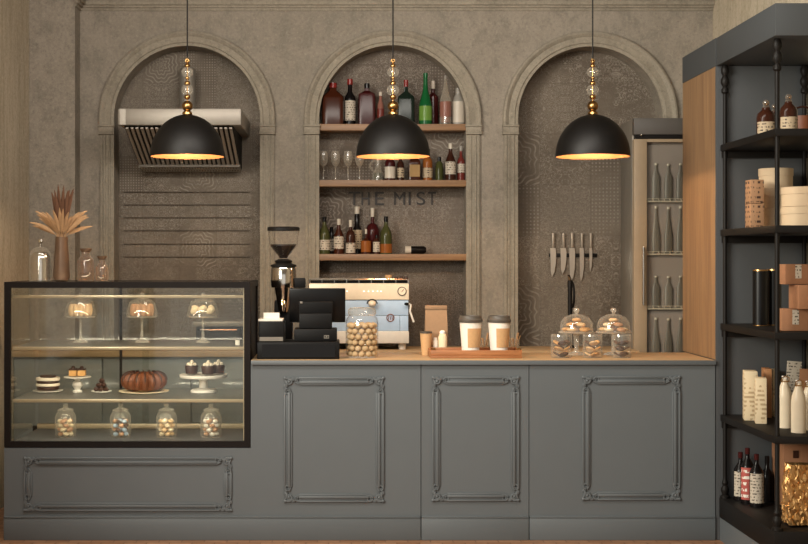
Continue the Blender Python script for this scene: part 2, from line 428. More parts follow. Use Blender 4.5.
def unit(label, x0, x1, panels, poly=None):
    t = thing('counter_cabinet', label, 'counter cabinet', (0, 0, 0), 'panelled front counter')
    b = MB()
    if poly: b.prism(poly, 0, CD)
    else: b.box(x0, x1, 0, CD, KP, CT - .027)
    b.build('body', 'grey', t)
    p = MB(); p.box(x0, x1, -.012, CD - .05, .0005, KP - .008, .004); p.box(x0, x1, -.018, CD - .06, KP - .008, KP, .004); p.build('plinth', 'grey', t)
    for a, b2, c, d in panels: moulding(t, X(a, 0), X(b2, 0), Z(d, 0), Z(c, 0))
    return t
unit('long grey counter cabinet with a wide low panel under the pastry display case', CL, SEAM1 - .002, [(24, 232, 457, 511), (284, 384, 377, 502)],
     [(CL, KP), (SEAM1 - .002, KP), (SEAM1 - .002, CT - .027), (CASER + .004, CT - .027), (CASER + .004, CASEZ0 - .003), (CL, CASEZ0 - .003)])
unit('narrow grey counter cabinet with one panel below the takeaway cups tray', SEAM1 + .002, SEAM2 - .002, [(432, 519, 376.5, 501)])
unit('grey counter cabinet with one panel at the end beside the open shelving', SEAM2 + .002, CEND, [(582, 680, 376, 500)])
t = thing('worktop', 'oak counter worktop with thin grey front edge beside the display case', 'worktop')
BX(CASER + .006, CEND, .004, CD + .01, CT - .026, CT - .0005, .002).build('board', 'oaktop', t)
BX(CASER + .006, CEND, -.022, .003, CT - .026, CT - .0012, .003).build('front_edge', 'grey', t)

# back counter
BCT, BCY = .97, 1.25
BX0 = LW + .002
t = thing('back_counter', 'low grey cabinet run along the tiled back wall seen through the display case', 'cabinet')
BX(LW + .002, 1.93, BCY + .02, 1.68, .0005, BCT - .042).build('body', 'back', t)
for i in range(7):
    a = LW + .01 + i * .575
    BX(a, a + .565, BCY, BCY + .0195, .12, BCT - .05, .003).build('door', 'back', t)
tag(BX(LW + .002, 1.935, BCY - .03, 1.695, BCT - .041, BCT, .003).build('back_worktop', 'oaktop'), 'wooden worktop of the back counter beneath the coffee machine', 'worktop')

# ------------------------------------------------------------------ tall cabinet and open shelving on the right
CBX = 2.0895; CTZ = Z(38, 0); CFZ = Z(66, 0); CBY = .73
t = thing('tall_cabinet', 'tall oak-sided cabinet with grey frieze between the fridge and the open shelving', 'cabinet')
BX(CBX + .019, RW - .001, .0, CBY, .0005, CFZ - .001).build('carcass', 'greydark', t)
BX(CBX, CBX + .0185, .018, CBY, CT + .002, CFZ - .001).build('oak_side_panel', 'oak', t)
BX(CBX, CBX + .0185, .0, .0175, .0005, CFZ - .001).build('edge_strip', 'greydark', t)
BX(CBX - .002, RW - .001, .002, CBY, CFZ, CTZ).build('frieze', 'canopygrey', t)

SH = {'a': 2.195, 'b': 1.725, 'c': 1.205, 'd': .70}
t = thing('shelving_unit', 'black open shelving unit with grey canopy and turned posts by the right-hand wall', 'shelving')
SX0, SX1, SY0, SY1 = 2.105, RW - .004, -.96, -.004
c = MB(); c.box(CBX, SX1, -1.02, SY1, CFZ, CTZ, .002); c.build('canopy', 'canopygrey', t)
BX(SX0, SX1, SY0, SY1, .128, .239, .004).build('base', 'blackmetal', t)
BX(SX0 + .004, SX1, SY0 + .03, SY1, .0005, .1275).build('plinth', 'grey', t)
BX(SX0 + .02, SX1, SY1 - .004, SY1 + .003, .2395, CFZ - .001).build('back_panel', 'greydark', t)
for k in SH:
    s = BX(SX0 + .005, SX1, SY0 + .01, SY1 - .005, SH[k] - .037, SH[k] - .0005, .003).build('shelf', 'blackmetal', t)
    BX(SX0 + .01, SX1, SY1 - .03, SY1 - .012, SH[k] - .075, SH[k] - .038).build('rail', 'blackmetal', s)
for yy in (SY0 + .034, SY1 - .03):
    for xx in (SX0 + .024, SX1 - .018):
        p = MB(); h0, h1 = .2395, CFZ - .0005
        p.solid([(.026, h0), (.026, h0 + .012), (.016, h0 + .02), (.022, h0 + .04), (.022, h0 + .055), (.013, h0 + .07), (.018, h0 + .085), (.012, h0 + .1), (.0115, h0 + .12),
                 (.0115, h1 - .16), (.02, h1 - .15), (.02, h1 - .135), (.012, h1 - .12), (.023, h1 - .1), (.023, h1 - .08), (.013, h1 - .06), (.022, h1 - .04), (.022, h1 - .02), (.014, h1)], seg=16,
                mt=Matrix.Translation((xx, yy, 0)))
        p.build('post', 'blackmetal', t)

# ------------------------------------------------------------------ pendants
LY = .3
ls = S(LY)
for px, lab in ((187.3, 'black dome pendant lamp hanging in front of the steel extractor hood'), (393, 'black dome pendant lamp hanging in front of the bottle shelves'),
                (592.7, 'black dome pendant lamp hanging nearest the fridge')):
    t = thing('pendant_lamp', lab, 'pendant lamp', (X(px, LY), LY, 0), 'pendant lamps over the counter')
    zr = Z(156.5, LY); rr = 37 * ls; hh = 42 * ls
    pr = [(rr * math.cos(a), zr + hh * math.sin(a)) for a in [i * PI / 2 / 16 for i in range(16)]] + [(.012, zr + hh)]
    d = MB(); d.lathe([(rr - .004, zr - .001)] + [(rr + .001, zr - .001)] + pr, seg=48); d.lathe([(0.0, zr + hh), (.014, zr + hh)], seg=24)
    sh = d.build('shade', 'lampblack', t)
    MB().lathe([(rr - .004, zr - .001)] + [(max(r_ - .006, .003), z_ - .006) for r_, z_ in pr[1:]] + [(0, zr + hh - .006)], seg=48).build('lining', 'gold', sh)
    s0 = zr + hh + .0005
    b = MB()
    def ball(pyc, w, h): b.sphere((0, 0, Z(pyc, LY)), (w * ls, w * ls, h * ls), 16, 10)
    b.solid([(.03, s0), (.028, s0 + .012), (.016, s0 + .022)], seg=20)
    ball(106, 5.6, 5.4); ball(97, 3.2, 3); ball(83.5, 3, 3); ball(78, 2, 2); ball(66, 2.6, 2.6); ball(62, 1.7, 2); 
    b.tube([(0, 0, s0), (0, 0, Z(58, LY))], .004, 8)
    b.tube([(.01 * math.cos(a), 0, Z(61, LY) + .011 * math.sin(a)) for a in [i * PI / 8 for i in range(16)]], .003, 6, True)
    b.build('brass_stem', 'brass', t)
    for a, c_, w in ((96, 84.5, 4.6), (77.5, 67, 4.4)):
        g = MB()
        za, zb = Z(a, LY), Z(c_, LY)
        g.lathe([(.009 + w * ls * math.sin(PI * i / 10) ** .6, za + (zb - za) * i / 10) for i in range(11)], seg=20)
        g.build('glass_bead', 'tablewareglass', t)
    MB().tube([(0, 0, Z(60, LY)), (0, 0, TOP - .03)], .004, 8).build('cord', 'blackmetal', t)
    MB().solid([(.05, TOP - .031), (.055, TOP - .004), (.055, TOP - .001)], seg=24).build('ceiling_rose', 'blackmetal', t)
    zb = zr + 15 * ls
    MB().sphere((0, 0, zb), .026, 16, 10).build('bulb', 'bulb', t)
    L = bpy.data.lights.new('bulb_light', 'POINT'); L.energy = 17; L.color = (1, .66, .36); L.shadow_soft_size = .02
    lo = bpy.data.objects.new('bulb_light', L); COL.objects.link(lo); lo.parent = t; lo.location = (0, 0, zb - .035)

# ------------------------------------------------------------------ extractor hood
HY = 1.22
t = thing('extractor_hood', 'stainless steel extractor hood with slanted baffle filters in the first arch', 'extractor hood')
hx0, hx1 = X(118, HY), X(241, HY); hz1, hz0 = Z(108.5, HY), Z(125, HY)
BX(hx0, hx1, HY, NB - .004, hz0, hz1, .004).build('body', 'steel', t)
BX(hx0 + .012, hx0 + .05, HY - .003, HY - .0003, hz0 + .003, hz1 - .003).build('fascia_cap', 'steel', t)
yb = 1.97; zb_ = Z(168.5, yb); fx0, fx1 = hx0 + .035, X(241, yb)
def slope(u, v, off=0):      # u across, v down the slope
    return (fx0 * (1 - u) + fx1 * u, HY + .03 + (yb - HY - .03) * v + off * .3, hz0 - .003 + (zb_ - hz0) * v + off)
bk = MB(); bk.add([slope(0, 0), slope(1, 0), slope(1, 1), slope(0, 1), (fx0, NB - .005, hz0 - .003), (fx1, NB - .005, hz0 - .003), (fx1, NB - .005, zb_), (fx0, NB - .005, zb_)],
                  [(0, 1, 2, 3), (4, 5, 6, 7), (0, 4, 7, 3), (1, 5, 6, 2), (0, 1, 5, 4), (3, 2, 6, 7)])
bk.build('filter_housing', 'blackplastic', t)
NBAF = 22
for i in range(NBAF):
    u = (i + .25) / NBAF; w = .55 / NBAF; o = -.012
    m = MB(); ps = [slope(u, .02, o), slope(u + w, .02, o), slope(u + w, .86, o), slope(u, .86, o), slope(u, .02, o + .009), slope(u + w, .02, o + .009), slope(u + w, .86, o + .009), slope(u, .86, o + .009)]
    m.add(ps, [(0, 1, 2, 3), (4, 5, 6, 7), (0, 1, 5, 4), (1, 2, 6, 5), (2, 3, 7, 6), (3, 0, 4, 7)]); m.build('baffle', 'baffle', t)
m = MB(); m.add([slope(0, .87, -.02), slope(1, .87, -.02), slope(1, 1, -.02), slope(0, 1, -.02), slope(0, .87, -.002), slope(1, .87, -.002), slope(1, 1, -.002), slope(0, 1, -.002)],
                [(0, 1, 2, 3), (4, 5, 6, 7), (0, 1, 5, 4), (1, 2, 6, 5), (2, 3, 7, 6), (3, 0, 4, 7)])
tr = m.build('grease_tray', 'steeldark', t)
st = MB()
for row, v in ((0, .9), (1, .96)):
    for i in range(36):
        st.sphere(slope((i + .5 + .5 * row) / 37, v, -.023), .006, 8, 4)
st.build('tray_studs', 'chrome', tr)
dm = MB(); dxc = X(187.5, 1.95); zt = Z(67, 1.95)
dm.lathe([(.057, hz1 + .0005), (.057, zt - .03), (.05, zt - .008), (.03, zt), (0, zt)], seg=24, mt=Matrix.Translation((dxc, 1.95, 0)))
dm.build('duct', 'steel', t)
# menu rails on the left niche
for i, (py, nm) in enumerate(((192, 'topmost of six thin dark wall rails under the extractor hood'), (204.8, 'second from top of the thin dark wall rails under the extractor hood'), (217.6, 'third from top of the thin dark wall rails under the extractor hood'),
                              (230.6, 'fourth from top of the thin dark wall rails, above the display case'), (244, 'fifth from top of the thin dark wall rails, above the display case'), (257, 'lowest of six thin dark wall rails above the display case'))):
    yy = NB - .012; m = MB(); a, b = X(124, yy), X(250, yy); z = Z(py, yy)
    m.tube([(a, yy, z), (b, yy, z)], .0024, 8)
    for k in range(5): xx = a + (b - a) * (k + .1) / 4.2; m.tube([(xx, yy, z), (xx, NB - .0006, z)], .003, 6)
    tag(m.build('wall_rail', 'railbronze'), nm, 'rail', 'thin rails on the first tiled niche')

# ------------------------------------------------------------------ bar niche: shelves and letters
mx, mr, mz = ARCHW[1]
BS = {'top': Z(124, 1.86), 'mid': Z(180, 1.86), 'low': Z(254, 1.86)}
for k, lb in (('top', 'uppermost wooden shelf in the middle arch, holding the green bottle'), ('mid', 'middle wooden shelf in the arch holding wine glasses'), ('low', 'lowest wooden shelf in the arch above the coffee machine')):
    zz = BS[k]
    hw = mr - .0015 if zz < mz else math.sqrt(max(.01, mr * mr - (zz - mz) ** 2)) - .004
    tag(BX(mx - hw, mx + hw, 1.855, NB - .001, zz - .045, zz, .002).build('wall_shelf', 'shelfwood'), lb, 'shelf', 'shelves in the bar niche')
sg = thing('wall_sign', 'dark metal letters reading THE MIST on the tiled niche wall', 'sign', (0, NB - .003, 0))
for ch, a, b in (('T', 348.5, 360), ('H', 361.5, 369.5), ('E', 375, 384), ('M', 394, 405), ('I', 408.6, 410.6), ('S', 416.5, 425), ('T', 428, 436)):
    fc = bpy.data.curves.new('letter', 'FONT'); fc.body = ch; fc.size = .1; fc.extrude = .004
    to = bpy.data.objects.new('letter_curve', fc); COL.objects.link(to)
    bpy.context.view_layer.update()
    me = bpy.data.meshes.new_from_object(to.evaluated_get(bpy.context.evaluated_depsgraph_get()))
    COL.objects.unlink(to); bpy.data.objects.remove(to)
    xs = [v.co.x for v in me.vertices]; ys = [v.co.y for v in me.vertices]; y_ = NB - .003
    x0, x1, z0, z1 = X(a, y_), X(b, y_), Z(205, y_), Z(192, y_)
    for v in me.vertices:
        u = (v.co.x - min(xs)) / (max(xs) - min(xs)); w = (v.co.y - min(ys)) / (max(ys) - min(ys)); d = v.co.z
        v.co = Vector((x0 + u * (x1 - x0), -.004 - d * 1.0, z0 + w * (z1 - z0)))
    me.materials.clear(); me.materials.append(M['bronze'])
    o = bpy.data.objects.new('letter', me); COL.objects.link(o); o.parent = sg

# ------------------------------------------------------------------ bottles
def bottle(label, cx, zb, y, body, mat, cap=None, lab=None, sq=0, dep=1.0, fill=None, group=None, name='bottle', cat='bottle', seg=20, extra=None):
    """body: [(half width px, py)] from top to bottom, in photograph pixels; the base stands on zb"""
    s = S(y); pb = PY(zb, y)
    H = lambda py: (pb - py) * s
    t = thing(name, label, cat, (X(cx, y), y, zb + .0006), group)
    prof = [(w * s, H(py)) for w, py in body]
    prof = prof[::-1]
    if prof[0][1] > .004: prof = [(prof[0][0], 0)] + prof
    MB().solid(prof, seg=seg if not sq else 32, sq=sq, dep=dep).build('glass_body', mat, t)
    if cap:
        w, a, b_, cm_ = cap
        MB().solid([(w * s, H(b_) + .0005), (w * s, H(a) - .002), (w * s * .85, H(a))], seg=16).build('cap', cm_, t)
    if lab:
        w, a, b_, lm = lab
        if sq: BX(-w * s * .86, w * s * .86, -w * s * dep - .0025, -w * s * dep - .0003, max(H(b_), .003), H(a)).build('label', lm, t)
        else:
            r = w * s + .0012
            MB().lathe([(r, max(H(b_), .003)), (r, H(a))], seg=18, a0=-PI * .93, a1=-PI * .07).build('label', lm, t)
    if fill:
        MB().solid([(w_ * s * .93, max(H(p_), .004)) for w_, p_ in fill[0][::-1]], seg=20, sq=sq, dep=dep).build('contents', fill[1], t)
    return t
yF, yM, yK = 1.905, 1.95, 2.005
G1, G2, G3 = 'bottles on the uppermost bar shelf', 'bottles on the middle bar shelf', 'bottles on the lowest bar shelf'
zt_, zm_, zl_ = BS['top'], BS['mid'], BS['low']
bottle('wide dark amber decanter bottle with red cap at the end of the uppermost shelf', 333, zt_, yM, [(3.5, 88), (4, 91), (10.5, 97), (11, 99), (11, 124)], 'b_amber', (4, 83, 88, 'b_capred'), (9, 104, 119, 'b_brown'), sq=6)
bottle('slim dark bottle with red cap and banded tan label on the uppermost shelf', 350, zt_, yM, [(2.2, 84), (2.4, 92), (5.2, 97), (5.5, 100), (5.5, 124)], 'b_black', (2.8, 79, 85, 'b_capred'), (5.5, 101, 121, 'printwhite'))
bottle('square deep red bottle with black cap on the uppermost shelf', 367, zt_, yM, [(2.4, 88), (2.6, 91), (8, 94), (8.5, 97), (8.5, 124)], 'b_wine', (2.8, 83.5, 88.5, 'b_black'), (7, 102, 118, 'b_red'), sq=6, dep=.7)
bottle('small pink bottle squeezed beside the square deep red one', 380.5, zt_, yM, [(1.4, 95), (1.6, 101), (3.2, 105), (3.4, 124)], 'b_pink', (1.6, 92, 96, 'b_cap_white'), (3.4, 109, 120, 'b_dotred'))
bottle('broad black-green bottle with pale red cap beside the green one', 406, zt_, yM, [(2, 86), (2.2, 92), (8, 97), (8.5, 100), (8.5, 124)], 'b_darkgreen', (2.2, 80, 87, 'b_capred'), (7, 104, 119, 'b_black'), sq=6, dep=.7)
bottle('tall bright green bottle with lime green label on the uppermost shelf', 425.5, zt_, yF, [(2, 76), (2.3, 84), (2.6, 90), (6, 103), (6.5, 107), (6.5, 124)], 'b_green', (2.3, 73, 77.5, 'b_green'), (6.5, 106.5, 121, 'b_labelgreen'))
bottle('dark red bottle with white cap standing behind the tall green one', 433, zt_, yK, [(1.8, 88), (2, 93), (5.5, 97), (5.8, 124)], 'b_wine', (2.3, 81, 89, 'b_cap_white'))
bottle('clear pointed bottle with pink label on the uppermost shelf', 445.5, zt_, yF, [(.8, 78), (1.5, 84), (3, 92), (5.5, 100), (5.8, 124)], 'dimglass', (1.2, 75.5, 79, 'b_grey'), (5.8, 102, 117, 'b_pink'), fill=([(4.8, 103), (5.5, 123)], 'b_pink'))
bottle('pale white shaker bottle with grey cap at the end of the uppermost shelf', 458.2, zt_, yM, [(3, 95), (4.5, 98), (6, 102), (6.3, 124)], 'b_grey', (2.8, 88, 96, 'b_grey'), (6.3, 102, 123, 'b_cap_white'))
# middle shelf
ORD = ['first', 'second', 'third', 'fourth']
for i, cx in enumerate((323.5, 335.5, 348, 359.5)):
    s = S(yM); pb = PY(zm_, yM)
    lbl = ['clear stemmed wine glass closest to the edge of the bar niche', 'second clear wine glass from the edge of the bar niche', 'third clear wine glass from the edge of the bar niche', 'fourth clear wine glass, half hidden by the middle pendant lamp'][i]
    t = thing('wine_glass', lbl, 'wine glass', (X(cx, yM), yM, zm_ + .0006), 'wine glasses on the bar shelf')
    H = lambda py: (pb - py) * s
    MB().lathe([(3.6 * s, H(151)), (4.6 * s, H(157)), (4.2 * s, H(162)), (2 * s, H(166)), (0, H(167))], seg=24).build('bowl', 'dimglass', t)
    MB().solid([(3.8 * s, 0), (3.6 * s, .003), (.8 * s, .007), (.5 * s, .02), (.5 * s, H(168)), (.9 * s, H(167.1))], seg=20).build('stem', 'dimglass', t)
t = bottle('clear glass jug with curved handle next to the wine glasses', 378, zm_, yM, [(2.5, 158), (2.2, 165), (3.5, 170), (5.5, 174), (5.6, 180)], 'dimglass', name='glass_jug', cat='jug', group=None, fill=([(4.5, 173), (5.3, 179)], 'b_olive'))
s = S(yM); pb = PY(zm_, yM)
MB().tube([((-3 - 5 * math.sin(a)) * s, 0, (pb - 160 - 12 * (a / PI)) * s) for a in [i * PI / 10 for i in range(11)]], .006, 8).build('handle', 'dimglass', t)
bottle('dark red bottle with white V-topped label under the middle pendant lamp', 390, zm_, yF, [(2, 152), (2.2, 158), (5, 162), (5.3, 164), (5.3, 180)], 'b_wine', (2.4, 147, 153, 'b_black'), (5.3, 167, 178.5, 'b_cap_white'))
bottle('small dark bottle with white strip beside the dark red labelled one', 400.5, zm_, yM, [(1.5, 160), (3.6, 164), (3.8, 180)], 'b_brown', (1.8, 156, 161, 'b_black'), (3.8, 168, 178, 'print'))
bottle('squat whisky bottle with tan label on the middle shelf', 414.5, zm_, yF, [(2.3, 155), (2.5, 158), (5.6, 161), (5.9, 164), (5.9, 180)], 'b_amber', (2.7, 150, 156, 'b_brown'), (5.9, 165, 177, 'b_tan'), sq=6, dep=.8)
bottle('orange bottle with pale strip on the middle shelf', 427.5, zm_, yM, [(2.2, 153), (2.4, 157), (4.6, 160), (5, 163), (5, 180)], 'b_orange', (2.6, 149, 154, 'b_black'), (5, 168, 178, 'print'))
bottle('small dark olive bottle between the orange one and the white capped one', 439.3, zm_, yM, [(1.6, 161), (3.6, 164), (3.9, 180)], 'b_olive', (1.9, 157, 162, 'b_black'), (3.9, 169, 178, 'b_olive'))
bottle('dark bottle with white cap and large cream label on the middle shelf', 450.5, zm_, yF, [(1.8, 148), (2, 153), (4, 158), (5.3, 162), (5.3, 180)], 'b_brown', (2.1, 143.5, 149, 'b_cap_white'), (5.3, 162, 174.5, 'printwhite'))
bottle('reddish bottle with round white label at the end of the middle shelf', 461, zm_, yM, [(1.4, 150), (1.6, 157), (3.6, 160), (4, 163), (4, 180)], 'b_dotred', (1.8, 146, 151, 'b_grey'), (4, 164, 173, 'printwhite'))
# lowest shelf
bottle('green bottle with black cap closest to the edge of the lowest bar shelf', 324.5, zl_, yF, [(1.8, 221), (2.2, 226), (5, 232), (5.6, 236), (5.6, 254)], 'b_olive', (2.1, 217, 222, 'b_black'), (5.6, 240, 250, 'printwhite'))
bottle('small dark bottle with grey label behind the green one with black cap', 331.5, zl_, yK, [(1.6, 231), (3, 236), (3.2, 254)], 'b_black', (1.8, 227, 232, 'b_black'), (3.2, 239, 251, 'printwhite'))
bottle('brown bottle with white cap and big square cream label on the lowest shelf', 338.8, zl_, yF, [(1.7, 224), (2, 229), (4.8, 235), (5, 238), (5, 254)], 'b_amber', (1.9, 219, 225, 'b_cap_white'), (5, 236.5, 249, 'printwhite'))
bottle('round shouldered brown bottle with low white label on the lowest shelf', 350.6, zl_, yF, [(1.5, 226), (1.7, 230), (4, 232.5), (4.9, 237), (4.6, 242), (4.8, 254)], 'b_brown', (1.8, 220, 227, 'b_cap_white'), (4.8, 243, 253, 'printwhite'))
bottle('tallest dark bottle with white cap at the back of the lowest shelf', 357, zl_, yK, [(2.4, 213), (2.6, 226), (5, 230), (5.2, 254)], 'b_black', (2.6, 206.5, 214, 'b_cap_white'), (5.2, 230, 249, 'print'))
bottle('amber bottle with thin neck and orange label on the lowest shelf', 366, zl_, yF, [(.9, 233), (1.1, 238), (4.6, 241), (5, 244), (5, 254)], 'b_amber', (1.1, 229, 234, 'b_cap_white'), (5, 241, 252, 'b_orange'))
bottle('round bellied dark bottle with high white cap on the lowest shelf', 372.5, zl_, yK, [(1.5, 216), (1.7, 223), (5, 225), (7, 230), (7.2, 236), (6, 244), (5.6, 254)], 'b_wine', (2, 208, 217, 'b_cap_white'))
bottle('small bottle with white flowered label in front of the round bellied one', 376.5, zl_, 1.888, [(1.1, 238), (3.2, 241), (3.4, 254)], 'b_brown', (1.3, 235, 239, 'b_black'), (3.4, 242, 252, 'printwhite'))
bottle('green shouldered bottle with black cap and orange base on the lowest shelf', 386, zl_, yF, [(1.7, 221), (2.1, 226), (5.4, 232), (6, 237), (6, 254)], 'b_olive', (2.1, 216.5, 222, 'b_black'), (6, 244, 253, 'b_orange'))
t = thing('bottle', 'dark bottle with white neck lying on its side on the lowest bar shelf', 'bottle', (X(414, yM), yM, zl_ + .0006))
s = S(yM); r = 3.9 * s
RX = Matrix.Translation((0, 0, r + .001)) @ Matrix.Rotation(PI / 2, 4, 'Y')
MB().solid([(r, -3 * s), (r, 10 * s), (r * .6, 12 * s)], seg=20, mt=RX).build('glass_body', 'b_black', t)
MB().solid([(r, -9 * s), (r * .95, -4.5 * s), (r, -3.1 * s)], seg=20, mt=RX).build('neck_wrap', 'b_cap_white', t)

# ------------------------------------------------------------------ knives, tap
yk = NB - .012
t = thing('knife_rack', 'black magnetic knife bar on the wall of the third arch', 'knife rack', (0, 0, 0))
BX(X(549, yk), X(597, yk), yk - .004, NB - .0006, Z(257, yk), Z(253.4, yk), .002).build('bar', 'blackmetal', t)
for cx, tip, w, lb in ((553, 277, 2.9, 'broad chef knife, first on the knife bar beside the bar niche'), (563.3, 274.5, 3, 'wide curved kitchen knife, second on the knife bar'), (572, 281.5, 2.9, 'long pointed chef knife in the middle of the knife bar'),
                      (581.6, 281, 2.2, 'long slim carving knife, fourth on the knife bar'), (590.6, 272, 1.5, 'small narrow paring knife at the end of the knife bar')):
    y0 = yk - .0052; s = S(yk); t = thing('kitchen_knife', lb, 'knife', (X(cx, yk), y0, 0), 'knives on the magnetic bar')
    z = lambda py: Z(py, yk)
    MB().prism([(-w * s, z(248)), (w * .8 * s, z(248)), (w * s, z(252)), (w * .95 * s, z(tip - 14)), (w * .45 * s, z(tip - 5)), (-w * .35 * s, z(tip)), (-w * .8 * s, z(tip - 5))], -.003, 0).build('blade', 'knifesteel', t)
    MB().box(-1.15 * s, 1.15 * s, -.011, -.0005, z(247.8), z(233), .003).build('handle', 'knifehandle', t)
ty = 1.5; t = thing('kitchen_tap', 'tall black tap with chrome lever standing under the knife bar', 'tap', (X(570, ty), ty, BCT + .0006))
ztop = Z(280, ty) - BCT
MB().solid([(.03, 0), (.03, .01), (.016, .02), (.015, ztop - .05), (.017, ztop - .05), (.017, ztop - .01), (.01, ztop)], seg=20).build('column', 'blackmetal', t)
MB().tube([(.012 + .0, -.02 - .07 * math.sin(a), ztop - .02 - .16 * (1 - math.cos(a)) / 2) for a in [i * PI / 12 for i in range(13)]], .008, 10).build('spout', 'blackmetal', t)
MB().tube([(0, 0, ztop), (-.012, -.02, ztop + .03)], [.012, .009], 10).build('lever', 'chrome', t)

# ------------------------------------------------------------------ fridge
FY = 1.45; fx = X(634, FY); fs = S(FY)
t = thing('drinks_fridge', 'tall grey drinks fridge with frosted glass door and wire shelves', 'fridge', (0, 0, 0))
fz = Z(118, FY); fx1_ = RW - .02
BX(fx, fx1_, FY + .06, WY - .003, .0005, fz, .004).build('cabinet', 'steeldark', t)
BX(fx, fx1_, FY, FY + .059, Z(134.5, FY), fz, .003).build('header', 'fridgehead', t)
BX(fx + .012, fx1_, FY + .01, FY + .058, Z(138.5, FY), Z(135, FY)).build('header_light_slot', 'blackmetal', t)
d = MB(); dz0, dz1 = .08, Z(139, FY); gx = X(647, FY)
d.box(fx, gx, FY, FY + .05, dz0, dz1, .003); d.box(gx, fx1_, FY, FY + .05, dz0, dz0 + .05); d.box(fx1_ - .04, fx1_, FY, FY + .05, dz0 + .05, dz1); d.box(gx, fx1_ - .04, FY + .0, FY + .05, dz1 - .02, dz1)
do = d.build('door_frame', 'doorframe', t)
BX(gx + .001, fx1_ - .041, FY + .052, FY + .058, dz0 + .05, dz1 - .02).build('interior_back', 'fridgeglass', t)
BX(gx + .001, fx1_ - .041, FY + .006, FY + .01, dz0 + .051, dz1 - .021).build('door_glass', 'pane', do)
h = MB(); hx = X(642.5, FY); h.tube([(hx, FY - .03, Z(247, FY)), (hx, FY - .03, Z(305, FY))], .007, 10)
for py in (250, 302): h.tube([(hx, FY - .03, Z(py, FY)), (hx, FY - .001, Z(py, FY))], .005, 8)
h.build('handle', 'chrome', do)
h = MB(); h.sphere((X(641, FY), FY - .006, Z(135, FY)), .008, 10, 6); h.build('lock', 'chrome', t)
rows = [(200.5, 163, 'top'), (253.5, 206, 'second'), (308, 276, 'third'), (360, 318, 'lowest')]
for py, ptop, nm in rows:
    w = MB(); zz = Z(py, FY)
    for k in range(14):
        xx = gx + .004 + (fx1_ - .05 - gx) * k / 13; w.tube([(xx, FY + .018, zz + .012), (xx + .012, FY + .02, zz - .008)], .0034, 6)
    w.tube([(gx + .002, FY + .018, zz + .012), (fx1_ - .045, FY + .018, zz + .012)], .0025, 6); w.tube([(gx + .002, FY + .02, zz - .008), (fx1_ - .045, FY + .02, zz - .008)], .0034, 6)
    w.box(gx + .002, fx1_ - .045, FY + .021, FY + .05, zz - .004, zz, 0)
    w.build('wire_shelf', 'wire', t)
    for j, cx in enumerate((656, 668.5, 680.5)):
        s_ = fs; H = (py - ptop) * fs * (1, .985, 1)[j]; sl = nm in ('lowest', 'second')
        o = ['next to the door handle side', 'in the middle', 'next to the oak cabinet'][j]
        tt = thing('fridge_bottle', 'frosted %s bottle on the %s fridge shelf, %s' % ('slender' if sl else 'straight', nm, o), 'bottle', (X(cx, FY + .039), FY + .039, zz + .0006), 'bottles in the fridge')
        rw = 4.2 * fs
        pr = [(rw, 0), (rw, H * .62), (rw * .35, H * .8), (rw * .3, H * .95)] if not sl else [(rw, 0), (rw, H * .38), (rw * .4, H * .75), (rw * .28, H * .95)]
        MB().solid(pr, seg=16, dep=.36).build('glass_body', 'bottlegrey' if (j + len(nm)) % 3 else 'bottlegreyb', tt)
        MB().solid([(rw * .36, H * .95 + .0004), (rw * .36, H)], seg=12, dep=.6).build('cap', 'wire', tt)

# ------------------------------------------------------------------ display case
DY0, DY1 = .002, .73
fr = .033
cl, cr, cz0, cz1 = CL, CASER, CASEZ0, CASEZ1
t = CASE = thing('display_case', 'black framed glass display case full of cakes on the counter', 'display case')
m = MB()
for yy in (DY0, DY1 - .03):
    m.box(cl, cr, yy, yy + .03, cz1 - fr, cz1); m.box(cl, cr, yy, yy + .03, cz0, cz0 + fr)
    if yy < .1: m.box(cl, cl + fr, yy, yy + .03, cz0 + fr, cz1 - fr)
    m.box(cr - fr, cr, yy, yy + .03, cz0 + fr, cz1 - fr)
for xx in (cl, cr - fr):
    m.box(xx, xx + fr, DY0 + .03, DY1 - .03, cz1 - fr, cz1); m.box(xx, xx + fr, DY0 + .03, DY1 - .03, cz0, cz0 + .0015)
m.build('frame', 'casemetal', t)
BX(cl + fr, cr - fr, DY0 + .03, DY1 - .03, cz0 + .002, cz0 + .02).build('floor_board', 'greydark', t)
BX(cl + .002, cr - .002, DY0 + .031, DY1 - .031, cz1 - .006, cz1 - .0005).build('top_glass', 'pane', t)
BX(cl + fr, cr - fr, DY0 + .012, DY0 + .017, cz0 + fr, cz1 - fr).build('front_glass', 'pane', t)
BX(cl + .012, cl + .017, DY0 + .03, DY1 - .03, cz0 + fr, cz1 - fr).build('side_glass', 'pane', t)
BX(cr - .02, cr - .012, DY0 + .03, DY1 - .03, cz0 + fr, cz1 - fr).build('side_panel', 'casemetal', t)
for a, b_ in ((cl + fr, (cl + cr) / 2 + .02), ((cl + cr) / 2 - .02, cr - fr)):
    yy = DY1 - .02 if a < -1.5 else DY1 - .012
    g = BX(a, b_, yy, yy + .004, cz0 + fr, cz1 - fr).build('sliding_door', 'pane', t)
mxp = X(121.5, DY1)
BX(mxp - .008, mxp + .008, DY1 - .027, DY1 - .021, cz0 + fr, cz1 - fr).build('door_stile', 'casemetal', t)
for i, py in enumerate((347, 399.5)):
    zz = Z(py, .05); s = BX(cl + fr + .002, cr - fr - .002, .07, DY1 - .035, zz - .008, zz).build('glass_shelf', 'shelfglass', t)
    BX(cl + fr + .002, cr - fr - .002, .05, .069, zz - .017, zz + .001, .003).build('shelf_rail', 'shelfedge', s)
zz = Z(296.7, .05); BX(cl + fr + .002, cr - fr - .002, .05, .07, zz - .008, zz + .008, .003).build('light_rail', 'shelfedge', t)
BX(cl + fr, cr - fr, DY1 - .06, DY1 - .035, cz0 + .021, cz0 + .05, .003).build('floor_rail', 'shelfedge', t)
